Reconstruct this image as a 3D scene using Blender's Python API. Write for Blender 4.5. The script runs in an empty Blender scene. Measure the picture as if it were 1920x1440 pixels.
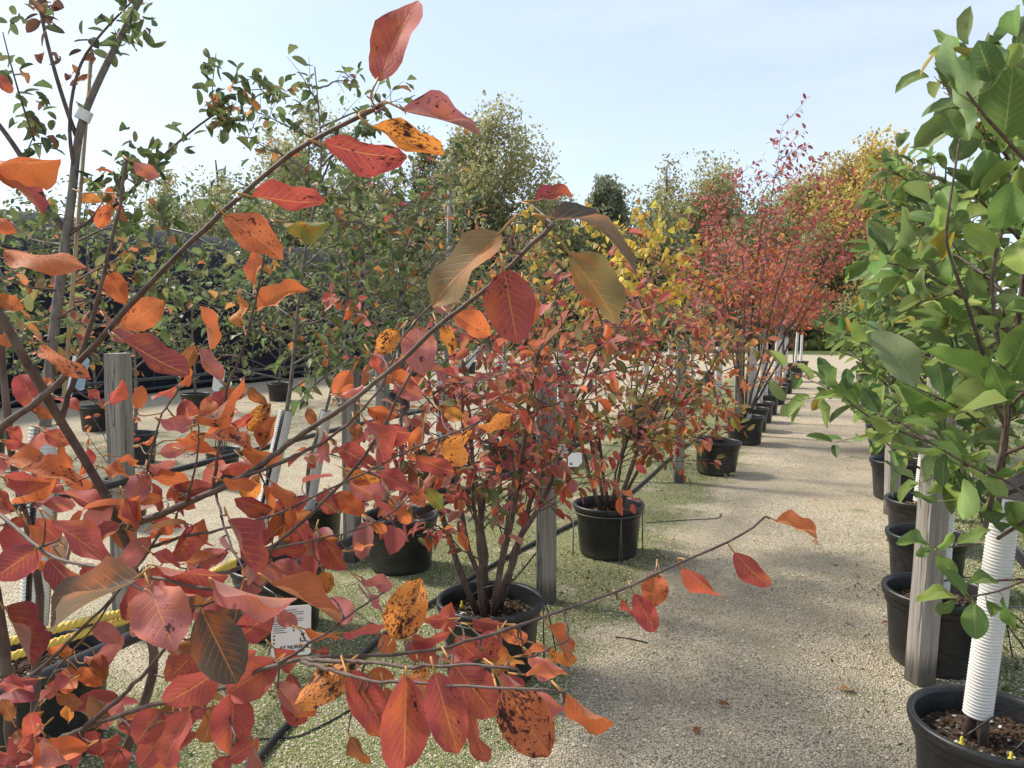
import bpy, math, random
import numpy as np
from mathutils import Vector, Matrix

# ------------------------------------------------------------------ camera, sky, sun, exposure
scene = bpy.context.scene
col = scene.collection
CAM_H, YAW, PITCH, FPX = 1.55, math.radians(23.1), math.radians(4.76), 1442.0
cam_d = bpy.data.cameras.new('camera')
cam_d.sensor_width = 36.0
cam_d.lens = FPX / 1920.0 * 36.0
cam_d.clip_start, cam_d.clip_end = 0.05, 2000.0
cam = bpy.data.objects.new('camera', cam_d)
cam.location = (0, 0, CAM_H)
cam.rotation_euler = (math.pi / 2 - PITCH, 0, YAW)
col.objects.link(cam)
scene.camera = cam

SUN_EL = math.radians(44.0)
SUN_DIR = Vector((-0.998 * math.cos(SUN_EL), 0.06 * math.cos(SUN_EL), math.sin(SUN_EL))).normalized()
world = bpy.data.worlds.new('World')
scene.world = world
world.use_nodes = True
wn = world.node_tree.nodes
wl = world.node_tree.links
sky = wn.new('ShaderNodeTexSky')
sky.sky_type = 'NISHITA'
sky.sun_disc = False
sky.sun_elevation = SUN_EL
sky.sun_rotation = math.atan2(SUN_DIR.x, SUN_DIR.y)
sky.air_density = 1.0
sky.dust_density = 1.0
sky.ozone_density = 3.0
hz = wn.new('ShaderNodeMix'); hz.data_type = 'RGBA'
hz.inputs[0].default_value = 0.5
hz.inputs[7].default_value = (5.1, 5.35, 6.0, 1)          # thin even high haze over the whole sky
wtc = wn.new('ShaderNodeTexCoord')
wmp = wn.new('ShaderNodeMapping'); wmp.inputs['Scale'].default_value = (1.2, 2.2, 6.0); wmp.inputs['Rotation'].default_value = (0.12, 0.2, 0.5)
wnz = wn.new('ShaderNodeTexNoise'); wnz.inputs['Scale'].default_value = 1.6; wnz.inputs['Detail'].default_value = 5.0; wnz.inputs['Roughness'].default_value = 0.6
wmr = wn.new('ShaderNodeMapRange'); wmr.interpolation_type = 'SMOOTHSTEP'
for i_, v_ in enumerate((0.35, 0.75, 0.44, 0.60)): wmr.inputs[i_ + 1].default_value = v_
wl.new(wtc.outputs['Generated'], wmp.inputs[0]); wl.new(wmp.outputs[0], wnz.inputs['Vector']); wl.new(wnz.outputs[0], wmr.inputs[0])
wl.new(wmr.outputs[0], hz.inputs[0])                     # faint streaks of thin cloud
wl.new(sky.outputs[0], hz.inputs[6])
wl.new(hz.outputs[2], wn['Background'].inputs['Color'])
wn['Background'].inputs['Strength'].default_value = 0.13

sun_d = bpy.data.lights.new('sun', 'SUN')
sun_d.energy = 3.8
sun_d.angle = math.radians(9.0)
sun_d.color = (1.0, 0.93, 0.82)
sun = bpy.data.objects.new('sun', sun_d)
sun.rotation_euler = SUN_DIR.to_track_quat('Z', 'Y').to_euler()
sun.location = (0, 0, 30)
col.objects.link(sun)

scene.render.engine = 'CYCLES'
scene.view_settings.view_transform = 'Standard'
scene.view_settings.look = 'None'
scene.view_settings.gamma = 1.0
scene.view_settings.use_curve_mapping = False
scene.view_settings.exposure = 0.72
scene.cycles.max_bounces = 6
scene.cycles.diffuse_bounces = 3
scene.cycles.transparent_max_bounces = 4
scene.cycles.use_denoising = True

# ------------------------------------------------------------------ geometry helpers
CAM_M = np.array(Matrix.Translation((0, 0, CAM_H)) @ cam.rotation_euler.to_matrix().to_4x4())


def P(px, py, d):
    """world point at photo pixel (1920x1440) and depth d (metres along the view axis)"""
    v = np.array([(px - 960) / FPX * d, -(py - 720) / FPX * d, -d, 1.0])
    return (CAM_M @ v)[:3]


def pix(p):
    R = CAM_M[:3, :3]
    q = R.T @ (np.asarray(p, float) - CAM_M[:3, 3])
    return 960 + FPX * q[0] / -q[2], 720 - FPX * q[1] / -q[2], -q[2]


def unit(v):
    v = np.asarray(v, float)
    n = np.linalg.norm(v)
    return v / n if n > 1e-9 else np.array([0, 0, 1.0])


class MB:
    """collects vertices and faces into ONE mesh"""

    def __init__(self):
        self.v, self.f, self.uv, self.c, self.m, self.n = [], [], [], [], [], 0

    def add(self, verts, faces, mat=0, uv=None, color=None):
        verts = np.asarray(verts, float).reshape(-1, 3)
        k = len(verts)
        self.v.append(verts)
        fs = faces if isinstance(faces, list) else [faces]
        for f in fs:
            f = np.asarray(f, dtype=np.int64)
            self.f.append(f + self.n)
            self.m.append(np.full(len(f), mat, dtype=np.int32))
        self.uv.append(np.asarray(uv, float) if uv is not None else np.zeros((k, 2)))
        c = np.ones((k, 4))
        if color is not None:
            c[:] = color
        self.c.append(c)
        self.n += k
        return self

    def box(self, lo, hi, mat=0):
        (a, b, c), (d, e, f) = lo, hi
        vs = [(a, b, c), (d, b, c), (d, e, c), (a, e, c), (a, b, f), (d, b, f), (d, e, f), (a, e, f)]
        return self.add(vs, np.array([(0, 3, 2, 1), (4, 5, 6, 7), (0, 1, 5, 4), (1, 2, 6, 5), (2, 3, 7, 6), (3, 0, 4, 7)]), mat)

    def tube(self, pts, rad, sides=6, mat=0, cap=True):
        pts = np.asarray(pts, float)
        n = len(pts)
        rad = np.full(n, rad, float) if np.isscalar(rad) else np.asarray(rad, float)
        t = np.gradient(pts, axis=0)
        t /= np.linalg.norm(t, axis=1)[:, None] + 1e-12
        ref = np.array([0.0, 0, 1]) if abs(t[:, 2]).mean() < 0.9 else np.array([1.0, 0, 0])
        a = np.cross(t, ref)
        a /= np.linalg.norm(a, axis=1)[:, None] + 1e-12
        b = np.cross(t, a)
        ang = np.linspace(0, 2 * math.pi, sides, endpoint=False)
        ring = (np.cos(ang)[None, :, None] * a[:, None, :] + np.sin(ang)[None, :, None] * b[:, None, :]) * rad[:, None, None]
        vs = (pts[:, None, :] + ring).reshape(-1, 3)
        i = np.arange(n - 1)[:, None] * sides
        j = np.arange(sides)[None, :]
        jn = (j + 1) % sides
        q = np.stack([i + j, i + jn, i + sides + jn, i + sides + j], axis=-1).reshape(-1, 4)
        fs = [q]
        if cap:
            fs.append(np.array([list(range(sides))[::-1], [(n - 1) * sides + k for k in range(sides)]]))
        uv = np.stack([np.tile(ang / 6.283, n), np.repeat(np.linspace(0, 1, n), sides)], axis=1)
        return self.add(vs, fs, mat, uv)

    def lathe(self, prof, segs=32, mat=0, center=(0, 0), arc=(0, 2 * math.pi), wob=0.0):
        prof = np.asarray(prof, float)
        n = len(prof)
        full = abs(arc[1] - arc[0] - 2 * math.pi) < 1e-6
        ang = np.linspace(arc[0], arc[1], segs, endpoint=not full)
        r = prof[:, 0][:, None] * (1 + wob * np.sin(2 * ang + 0.7)[None, :])
        vs = np.stack([center[0] + r * np.cos(ang), center[1] + r * np.sin(ang), np.repeat(prof[:, 1][:, None], segs, 1)], -1).reshape(-1, 3)
        i = np.arange(n - 1)[:, None] * segs
        j = np.arange(segs if full else segs - 1)[None, :]
        jn = (j + 1) % segs
        q = np.stack([i + j, i + jn, i + segs + jn, i + segs + j], -1).reshape(-1, 4)
        return self.add(vs, q, mat)

    def mesh(self, name, mats, origin=(0, 0, 0), smooth=True, attrs=False):
        me = bpy.data.meshes.new(name)
        v = np.concatenate(self.v) - np.asarray(origin, float)
        me.vertices.add(len(v))
        me.vertices.foreach_set('co', v.astype(np.float32).ravel())
        loops = np.concatenate([f.ravel() for f in self.f])
        tot = np.concatenate([np.full(len(f), f.shape[1]) for f in self.f])
        start = np.concatenate([[0], np.cumsum(tot)[:-1]])
        me.loops.add(len(loops))
        me.loops.foreach_set('vertex_index', loops.astype(np.int32))
        me.polygons.add(len(tot))
        me.polygons.foreach_set('loop_start', start.astype(np.int32))
        me.polygons.foreach_set('loop_total', tot.astype(np.int32))
        me.polygons.foreach_set('material_index', np.concatenate(self.m))
        me.polygons.foreach_set('use_smooth', np.full(len(tot), smooth))
        for m in (mats if isinstance(mats, (list, tuple)) else [mats]):
            me.materials.append(m)
        if attrs:
            uv = np.concatenate(self.uv)[loops]
            lay = me.uv_layers.new(name='UVMap')
            lay.data.foreach_set('uv', uv.astype(np.float32).ravel())
            ca = me.color_attributes.new('Col', 'FLOAT_COLOR', 'POINT')
            ca.data.foreach_set('color', np.concatenate(self.c).astype(np.float32).ravel())
        me.update()
        me.validate()
        return me


def obj(name, me, parent=None, loc=(0, 0, 0)):
    o = bpy.data.objects.new(name, me)
    col.objects.link(o)
    o.location = loc
    if parent is not None:
        o.parent = parent
    return o


def tag(o, label=None, cat=None, group=None, kind=None):
    if label: o['label'] = label
    if cat: o['category'] = cat
    if group: o['group'] = group
    if kind: o['kind'] = kind
    return o


def thing(name, label, cat, loc=(0, 0, 0), group=None):
    o = bpy.data.objects.new(name, None)
    o.empty_display_size = 0.1
    col.objects.link(o)
    o.location = loc
    return tag(o, label, cat, group)


# ------------------------------------------------------------------ materials
def new_mat(name):
    m = bpy.data.materials.new(name)
    m.use_nodes = True
    nt = m.node_tree
    return m, nt, nt.nodes['Principled BSDF']


def N(nt, kind, **kw):
    n = nt.nodes.new(kind)
    for k, v in kw.items():
        if k.startswith('i_'):
            key = k[2:]
            n.inputs[int(key) if key.isdigit() else key].default_value = v
        else:
            setattr(n, k, v)
    return n


def math_n(nt, op, a, b=None, clamp=False):
    n = nt.nodes.new('ShaderNodeMath')
    n.operation = op
    n.use_clamp = clamp
    for i, s in enumerate((a, b)):
        if s is None: continue
        if hasattr(s, 'is_output'): nt.links.new(s, n.inputs[i])
        else: n.inputs[i].default_value = s
    return n.outputs[0]


def mixc(nt, fac, a, b, mode='MIX'):
    n = nt.nodes.new('ShaderNodeMix')
    n.data_type = 'RGBA'
    n.blend_type = mode
    for s, i in ((fac, 0), (a, 6), (b, 7)):
        if hasattr(s, 'is_output'): nt.links.new(s, n.inputs[i])
        elif i == 0: n.inputs[0].default_value = s
        else: n.inputs[i].default_value = (*s, 1) if len(s) == 3 else s
    return n.outputs[2]


def ramp(nt, fac, lo, hi):
    n = nt.nodes.new('ShaderNodeMapRange')
    n.interpolation_type = 'SMOOTHSTEP'
    nt.links.new(fac, n.inputs[0])
    for i, s in ((1, lo), (2, hi)):
        if hasattr(s, 'is_output'): nt.links.new(s, n.inputs[i])
        else: n.inputs[i].default_value = s
    return n.outputs[0]


def noise_n(nt, vec, scale, detail=3.0, rough=0.55, dist=0.0):
    n = N(nt, 'ShaderNodeTexNoise', i_Scale=scale, i_Detail=detail, i_Roughness=rough, i_Distortion=dist)
    if vec is not None: nt.links.new(vec, n.inputs['Vector'])
    return n.outputs[0]


def bump(nt, bsdf, height, strength=0.3, dist=0.01):
    b = N(nt, 'ShaderNodeBump', i_Strength=strength, i_Distance=dist)
    nt.links.new(height, b.inputs['Height'])
    nt.links.new(b.outputs[0], bsdf.inputs['Normal'])


def plain(name, color, rough=0.6, spec=0.3, var=0.25, scale=8.0, bumpy=0.0, coord='Object'):
    m, nt, b = new_mat(name)
    tc = N(nt, 'ShaderNodeTexCoord')
    nz = noise_n(nt, tc.outputs[coord], scale, 4.0, 0.6)
    c = mixc(nt, nz, tuple(x * (1 - var) for x in color), tuple(min(1, x * (1 + var)) for x in color))
    nt.links.new(c, b.inputs['Base Color'])
    b.inputs['Roughness'].default_value = rough
    b.inputs['Specular IOR Level'].default_value = spec
    if bumpy:
        bump(nt, b, nz, bumpy)
    return m


def leaf_mat(name, source, veins, spots, blotch, vein_col, trans, rough, under, mottle=0.0, under_col=(0.36, 0.30, 0.22)):
    """source: 'object' takes obj.color (alpha = how spotted), 'attr' the colour attribute"""
    m, nt, b = new_mat(name)
    L = nt.links
    uv = N(nt, 'ShaderNodeUVMap', uv_map='UVMap')
    sep = N(nt, 'ShaderNodeSeparateXYZ')
    L.new(uv.outputs[0], sep.inputs[0])
    a = math_n(nt, 'MULTIPLY', math_n(nt, 'ABSOLUTE', math_n(nt, 'SUBTRACT', sep.outputs[0], 0.5)), 2.0)
    v = sep.outputs[1]
    if source == 'object':
        oi = N(nt, 'ShaderNodeObjectInfo')
        base, amount, rnd = oi.outputs['Color'], oi.outputs['Alpha'], oi.outputs['Random']
        off = N(nt, 'ShaderNodeCombineXYZ')
        L.new(math_n(nt, 'MULTIPLY', rnd, 57.0), off.inputs[0])
        L.new(math_n(nt, 'MULTIPLY', rnd, 31.0), off.inputs[2])
        va = N(nt, 'ShaderNodeVectorMath', operation='ADD')
        L.new(uv.outputs[0], va.inputs[0])
        L.new(off.outputs[0], va.inputs[1])
        vec = va.outputs[0]
    else:
        at = N(nt, 'ShaderNodeAttribute', attribute_name='Col')
        base, amount = at.outputs['Color'], at.outputs['Alpha']
        geo = N(nt, 'ShaderNodeNewGeometry')
        sc = N(nt, 'ShaderNodeVectorMath', operation='SCALE')
        L.new(geo.outputs['Position'], sc.inputs[0])
        sc.inputs['Scale'].default_value = 14.0
        vec = sc.outputs[0]
    c = base
    if blotch:
        n1 = noise_n(nt, vec, 1.7, 2.0)
        c = mixc(nt, math_n(nt, 'MULTIPLY', ramp(nt, n1, 0.46, 0.72), blotch), c, (0.62, 0.17, 0.03))
        n2 = noise_n(nt, vec, 3.1, 3.0, 0.6)
        c = mixc(nt, math_n(nt, 'MULTIPLY', ramp(nt, n2, 0.5, 0.75), 0.45), c, mixc(nt, 0.5, c, (0.10, 0.02, 0.02)))
    if mottle:
        n6 = noise_n(nt, vec, 2.2, 3.0, 0.6)
        c = mixc(nt, math_n(nt, 'MULTIPLY', ramp(nt, n6, 0.45, 0.75), mottle), c, (0.30, 0.29, 0.07))
        n7 = noise_n(nt, vec, 9.0, 4.0, 0.7)
        c = mixc(nt, math_n(nt, 'MULTIPLY', ramp(nt, n7, 0.66, 0.74), 0.6), c, (0.14, 0.10, 0.04))
    n0 = noise_n(nt, vec, 26.0, 4.0, 0.7)
    c = mixc(nt, math_n(nt, 'MULTIPLY', ramp(nt, n0, 0.35, 0.7), 0.30), c, mixc(nt, 0.5, c, (0.30, 0.16, 0.09) if source == 'object' and blotch else (0.12, 0.14, 0.04)))
    if veins:
        mid = ramp(nt, a, 0.055, 0.012)
        t = math_n(nt, 'FRACT', math_n(nt, 'SUBTRACT', math_n(nt, 'MULTIPLY', v, 9.0), math_n(nt, 'MULTIPLY', a, 2.7)))
        lat = ramp(nt, math_n(nt, 'ABSOLUTE', math_n(nt, 'SUBTRACT', t, 0.5)), 0.10, 0.0)
        lat = math_n(nt, 'MULTIPLY', lat, ramp(nt, a, 0.95, 0.3))
        c = mixc(nt, math_n(nt, 'MULTIPLY', lat, veins * 0.6), c, vein_col)
        c = mixc(nt, math_n(nt, 'MULTIPLY', mid, veins), c, vein_col)
        n3 = noise_n(nt, vec, 14.0, 3.0)
        h = math_n(nt, 'ADD', math_n(nt, 'MULTIPLY', lat, -0.6), math_n(nt, 'ADD', math_n(nt, 'MULTIPLY', mid, -0.9), math_n(nt, 'MULTIPLY', n3, 0.35)))
        bump(nt, b, h, 0.35, 0.002)
    if spots:
        n4 = noise_n(nt, vec, 6.5, 3.5, 0.62, 0.3)
        clu = noise_n(nt, vec, 2.0, 1.0)
        s = math_n(nt, 'ADD', math_n(nt, 'MULTIPLY', n4, 0.75), math_n(nt, 'MULTIPLY', clu, 0.25))
        thr = math_n(nt, 'SUBTRACT', 0.69, math_n(nt, 'MULTIPLY', amount, 0.145))
        halo = ramp(nt, s, math_n(nt, 'SUBTRACT', thr, 0.05), thr)
        c = mixc(nt, math_n(nt, 'MULTIPLY', halo, 0.45), c, (0.16, 0.035, 0.03))
        sp = ramp(nt, s, thr, math_n(nt, 'ADD', thr, 0.025))
        c = mixc(nt, math_n(nt, 'MULTIPLY', sp, 0.9), c, (0.022, 0.012, 0.011))
        n5 = noise_n(nt, vec, 19.0, 2.0, 0.5)
        s2 = math_n(nt, 'ADD', math_n(nt, 'MULTIPLY', n5, 0.7), math_n(nt, 'MULTIPLY', clu, 0.3))
        th2 = math_n(nt, 'SUBTRACT', 0.70, math_n(nt, 'MULTIPLY', amount, 0.16))
        c = mixc(nt, math_n(nt, 'MULTIPLY', ramp(nt, s2, th2, math_n(nt, 'ADD', th2, 0.02)), 0.85), c, (0.035, 0.018, 0.014))
    if under:
        geo2 = N(nt, 'ShaderNodeNewGeometry')
        c = mixc(nt, math_n(nt, 'MULTIPLY', geo2.outputs['Backfacing'], under), c, mixc(nt, 0.5, c, under_col))
    L.new(c, b.inputs['Base Color'])
    b.inputs['Roughness'].default_value = rough
    b.inputs['Specular IOR Level'].default_value = 0.28
    tr = N(nt, 'ShaderNodeBsdfTranslucent')
    L.new(mixc(nt, 0.25, c, c, 'ADD'), tr.inputs['Color'])
    mx = N(nt, 'ShaderNodeMixShader', i_0=trans)
    L.new(b.outputs[0], mx.inputs[1])
    L.new(tr.outputs[0], mx.inputs[2])
    L.new(mx.outputs[0], nt.nodes['Material Output'].inputs['Surface'])
    return m


M = {}
M['leaf_red'] = leaf_mat('red_leaf', 'object', 0.75, True, 0.5, (0.62, 0.27, 0.09), 0.36, 0.66, 0.5)
M['leaf_green'] = leaf_mat('magnolia_leaf', 'object', 0.5, False, 0.0, (0.38, 0.44, 0.17), 0.38, 0.44, 0.5, 0.18, (0.30, 0.38, 0.20))
M['foliage'] = leaf_mat('foliage', 'attr', 0.0, False, 0.0, (0, 0, 0), 0.40, 0.55, 0.25)
M['far_foliage'] = leaf_mat('far_foliage', 'attr', 0.0, False, 0.0, (0, 0, 0), 0.5, 0.7, 0.0)


def bark_mat(name, c1, c2, scale=60):
    m, nt, b = new_mat(name)
    tc = N(nt, 'ShaderNodeTexCoord')
    mp = N(nt, 'ShaderNodeMapping')
    mp.inputs['Scale'].default_value = (1, 1, 0.35)
    nt.links.new(tc.outputs['Object'], mp.inputs[0])
    n1 = noise_n(nt, mp.outputs[0], scale, 5.0, 0.65)
    n2 = noise_n(nt, tc.outputs['Object'], scale * 0.2, 2.0)
    c = mixc(nt, ramp(nt, n1, 0.3, 0.7), c1, c2)
    c = mixc(nt, math_n(nt, 'MULTIPLY', ramp(nt, n2, 0.5, 0.7), 0.4), c, (0.20, 0.17, 0.14))
    nt.links.new(c, b.inputs['Base Color'])
    b.inputs['Roughness'].default_value = 0.7
    bump(nt, b, n1, 0.4, 0.003)
    return m


M['bark'] = bark_mat('shrub_bark', (0.055, 0.032, 0.026), (0.13, 0.085, 0.065))
M['bark_grey'] = bark_mat('grey_bark', (0.09, 0.075, 0.06), (0.20, 0.17, 0.14))
M['bark_far'] = bark_mat('far_bark', (0.05, 0.042, 0.035), (0.12, 0.10, 0.085), 4)
M['petiole'] = plain('petiole', (0.42, 0.22, 0.07), 0.5, 0.3, 0.3, 30)
M['petiole_green'] = plain('petiole_green', (0.22, 0.24, 0.07), 0.5, 0.3, 0.3, 30)
M['bamboo'] = plain('bamboo', (0.36, 0.27, 0.15), 0.55, 0.3, 0.2, 20)
M['pot'] = None
M['guard'] = plain('white_plastic', (0.60, 0.585, 0.54), 0.5, 0.35, 0.26, 9)
M['tape'] = plain('white_tape', (0.72, 0.72, 0.70), 0.4, 0.4, 0.05, 12)
M['black'] = plain('black_poly', (0.018, 0.018, 0.019), 0.38, 0.5, 0.3, 30)
M['wire'] = plain('galvanised_wire', (0.14, 0.14, 0.135), 0.45, 0.5, 0.2, 40)
M['yellow'] = plain('yellow_plastic', (0.75, 0.62, 0.06), 0.4, 0.4, 0.1, 20)
M['rope'] = plain('yellow_rope', (0.72, 0.50, 0.10), 0.6, 0.3, 0.25, 60)
M['twine'] = plain('pale_rope', (0.45, 0.41, 0.34), 0.8, 0.2, 0.2, 30)
M['paper'] = plain('tag_white', (0.80, 0.79, 0.77), 0.45, 0.4, 0.04, 10)
M['ink'] = plain('tag_ink', (0.03, 0.03, 0.03), 0.6, 0.2, 0.1, 10)
M['tag_blue'] = plain('tag_print', (0.28, 0.40, 0.47), 0.4, 0.4, 0.5, 60)
M['tag_deep'] = plain('tag_deep_blue', (0.02, 0.10, 0.24), 0.4, 0.4, 0.1, 60)
M['greenpot'] = plain('dark_green_plastic', (0.02, 0.033, 0.026), 0.45, 0.4, 0.2, 20)
M['band'] = plain('label_band', (0.34, 0.36, 0.32), 0.5, 0.3, 0.1, 20)
M['cloth'] = None

# pot plastic: black with dusty scuffs
m, nt, b = new_mat('black_pot_plastic')
tc = N(nt, 'ShaderNodeTexCoord')
n1 = noise_n(nt, tc.outputs['Object'], 3.0, 5.0, 0.7)
mp = N(nt, 'ShaderNodeMapping'); mp.inputs['Scale'].default_value = (6, 6, 26)
nt.links.new(tc.outputs['Object'], mp.inputs[0])
n2 = noise_n(nt, mp.outputs[0], 4.0, 5.0, 0.7)
dust = math_n(nt, 'MULTIPLY', ramp(nt, n1, 0.38, 0.7), ramp(nt, n2, 0.35, 0.7))
sepz = N(nt, 'ShaderNodeSeparateXYZ'); nt.links.new(tc.outputs['Object'], sepz.inputs[0])
low = ramp(nt, math_n(nt, 'ADD', sepz.outputs[2], math_n(nt, 'MULTIPLY', n2, 0.12)), 0.16, 0.03)
c = mixc(nt, math_n(nt, 'MULTIPLY', dust, 0.75), (0.013, 0.0135, 0.015), (0.11, 0.10, 0.088))
c = mixc(nt, math_n(nt, 'MULTIPLY', low, 0.45), c, (0.09, 0.08, 0.062))
nt.links.new(c, b.inputs['Base Color'])
b.inputs['Roughness'].default_value = 0.42
b.inputs['Specular IOR Level'].default_value = 0.45
bump(nt, b, n2, 0.12, 0.004)
M['pot'] = m

# soil with bark and perlite
m, nt, b = new_mat('potting_soil')
tc = N(nt, 'ShaderNodeTexCoord')
vo = N(nt, 'ShaderNodeTexVoronoi', i_Scale=90.0); nt.links.new(tc.outputs['Object'], vo.inputs['Vector'])
n1 = noise_n(nt, tc.outputs['Object'], 40, 4)
c = mixc(nt, ramp(nt, n1, 0.35, 0.7), (0.018, 0.012, 0.008), (0.095, 0.058, 0.034))
sepc = N(nt, 'ShaderNodeSeparateColor'); nt.links.new(vo.outputs['Color'], sepc.inputs[0])
c = mixc(nt, ramp(nt, sepc.outputs[0], 0.9, 0.95), c, (0.42, 0.38, 0.31))
nt.links.new(c, b.inputs['Base Color']); b.inputs['Roughness'].default_value = 0.95
bump(nt, b, vo.outputs['Distance'], 0.8, 0.01)
M['soil'] = m
M['chip'] = plain('bark_chip', (0.075, 0.046, 0.028), 0.9, 0.1, 0.5, 60)

# weathered post timber, grain along z, darker towards the foot
m, nt, b = new_mat('weathered_timber')
tc = N(nt, 'ShaderNodeTexCoord')
mp = N(nt, 'ShaderNodeMapping'); mp.inputs['Scale'].default_value = (1, 1, 0.045)
nt.links.new(tc.outputs['Object'], mp.inputs[0])
n1 = noise_n(nt, mp.outputs[0], 55, 5, 0.6, 0.6)
n2 = noise_n(nt, mp.outputs[0], 14, 3, 0.6)
c = mixc(nt, ramp(nt, n1, 0.3, 0.7), (0.17, 0.15, 0.125), (0.34, 0.315, 0.275))
c = mixc(nt, math_n(nt, 'MULTIPLY', ramp(nt, n2, 0.5, 0.75), 0.5), c, (0.27, 0.22, 0.15))
crack = ramp(nt, math_n(nt, 'ABSOLUTE', math_n(nt, 'SUBTRACT', n2, 0.5)), 0.014, 0.0)
c = mixc(nt, math_n(nt, 'MULTIPLY', crack, 0.8), c, (0.035, 0.03, 0.025))
sepz = N(nt, 'ShaderNodeSeparateXYZ'); nt.links.new(tc.outputs['Object'], sepz.inputs[0])
foot = ramp(nt, math_n(nt, 'ADD', sepz.outputs[2], math_n(nt, 'MULTIPLY', n1, 0.15)), 0.26, 0.13)
c = mixc(nt, math_n(nt, 'MULTIPLY', foot, 0.8), c, (0.035, 0.032, 0.022))
nt.links.new(c, b.inputs['Base Color']); b.inputs['Roughness'].default_value = 0.85
bump(nt, b, math_n(nt, 'SUBTRACT', n1, crack), 0.5, 0.004)
M['timber'] = m

# black shade cloth
m, nt, b = new_mat('shade_cloth')
tc = N(nt, 'ShaderNodeTexCoord')
n1 = noise_n(nt, tc.outputs['Object'], 1.2, 4, 0.6)
c = mixc(nt, n1, (0.006, 0.007, 0.010), (0.020, 0.022, 0.030))
nt.links.new(c, b.inputs['Base Color']); b.inputs['Roughness'].default_value = 0.75
b.inputs['Specular IOR Level'].default_value = 0.15
bump(nt, b, noise_n(nt, tc.outputs['Object'], 2.5, 3), 0.6, 0.06)
M['cloth'] = m

# ground: pale crushed gravel, moss and weeds between the rows
m, nt, b = new_mat('gravel_ground')
tc = N(nt, 'ShaderNodeTexCoord')
pos = tc.outputs['Object']
sx = N(nt, 'ShaderNodeSeparateXYZ'); nt.links.new(pos, sx.inputs[0])
X, Y = sx.outputs[0], sx.outputs[1]
vo = N(nt, 'ShaderNodeTexVoronoi', i_Scale=120.0, i_Randomness=1.0); nt.links.new(pos, vo.inputs['Vector'])
vs = N(nt, 'ShaderNodeSeparateColor'); nt.links.new(vo.outputs['Color'], vs.inputs[0])
big = noise_n(nt, pos, 0.9, 4, 0.6)
med = noise_n(nt, pos, 5.0, 4, 0.65)
fine = noise_n(nt, pos, 260.0, 3, 0.7)
g = mixc(nt, vs.outputs[0], (0.45, 0.385, 0.27), (0.80, 0.71, 0.53))
g = mixc(nt, ramp(nt, vs.outputs[1], 0.86, 0.93), g, (0.17, 0.16, 0.15))
g = mixc(nt, ramp(nt, vo.outputs['Distance'], 0.5, 0.8), g, (0.26, 0.21, 0.14))
g = mixc(nt, math_n(nt, 'MULTIPLY', ramp(nt, med, 0.42, 0.68), 0.5), g, (0.36, 0.29, 0.175))
g = mixc(nt, math_n(nt, 'MULTIPLY', ramp(nt, big, 0.42, 0.62), 0.5), g, (0.46, 0.39, 0.275))


def band(lo, hi, soft):
    return math_n(nt, 'MULTIPLY', ramp(nt, X, lo - soft, lo + soft), ramp(nt, X, hi + soft, hi - soft))


moss = math_n(nt, 'ADD', math_n(nt, 'MULTIPLY', band(-2.6, -0.95, 0.3), 0.80), math_n(nt, 'MULTIPLY', band(0.55, 3.0, 0.22), 0.85))
moss = math_n(nt, 'ADD', moss, math_n(nt, 'MULTIPLY', band(-3.6, -2.5, 0.3), 0.5))
moss = math_n(nt, 'ADD', moss, math_n(nt, 'MULTIPLY', band(-9.5, -5.6, 0.8), 0.42))
moss = math_n(nt, 'ADD', moss, math_n(nt, 'MULTIPLY', band(0.0, 0.6, 0.15), 0.22))
moss = math_n(nt, 'MULTIPLY', moss, ramp(nt, Y, 26.0, 20.0))
mn = noise_n(nt, pos, 2.3, 5, 0.7)
mf = ramp(nt, math_n(nt, 'ADD', math_n(nt, 'MULTIPLY', moss, 0.62), math_n(nt, 'MULTIPLY', math_n(nt, 'SUBTRACT', mn, 0.5), 1.4)), 0.17, 0.48)
mf = math_n(nt, 'MULTIPLY', mf, ramp(nt, noise_n(nt, pos, 60, 4, 0.7), 0.34, 0.56))
green = mixc(nt, noise_n(nt, pos, 30, 3), (0.075, 0.105, 0.026), (0.20, 0.235, 0.075))
g = mixc(nt, mf, g, green)
verge = ramp(nt, math_n(nt, 'ADD', Y, math_n(nt, 'MULTIPLY', big, 2.0)), 37.0, 38.5)
g = mixc(nt, verge, g, mixc(nt, med, (0.05, 0.075, 0.025), (0.12, 0.14, 0.05)))
nt.links.new(g, b.inputs['Base Color']); b.inputs['Roughness'].default_value = 0.95
b.inputs['Specular IOR Level'].default_value = 0.15
hh = math_n(nt, 'ADD', math_n(nt, 'MULTIPLY', vo.outputs['Distance'], -1.0), math_n(nt, 'MULTIPLY', fine, 0.3))
bump(nt, b, hh, 0.9, 0.012)
M['ground'] = m
M['pebble'] = leaf_mat('gravel_stone', 'attr', 0.0, False, 0.0, (0, 0, 0), 0.0, 0.9, 0.0)

# ------------------------------------------------------------------ leaves
rng = np.random.default_rng(7)


def leaf_profile(v, kind):
    if kind == 'serviceberry':
        w = np.abs(np.sin(math.pi * np.clip(v, 0, 1) ** 0.98)) ** 0.56
        return w * 0.5 * (1 - 0.06 * v)
    if kind == 'magnolia':
        w = np.sin(math.pi * np.clip(v, 0, 1) ** 1.15) ** 0.60
        return w * 0.5
    if kind == 'heart':
        return 0.5 * np.clip(np.sqrt(np.clip(v * 6, 0, 1)) * (1 - v) ** 0.62 * 1.12, 0, 1)
    return 0.5 * np.sin(math.pi * v ** 0.9) ** 0.65


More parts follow.
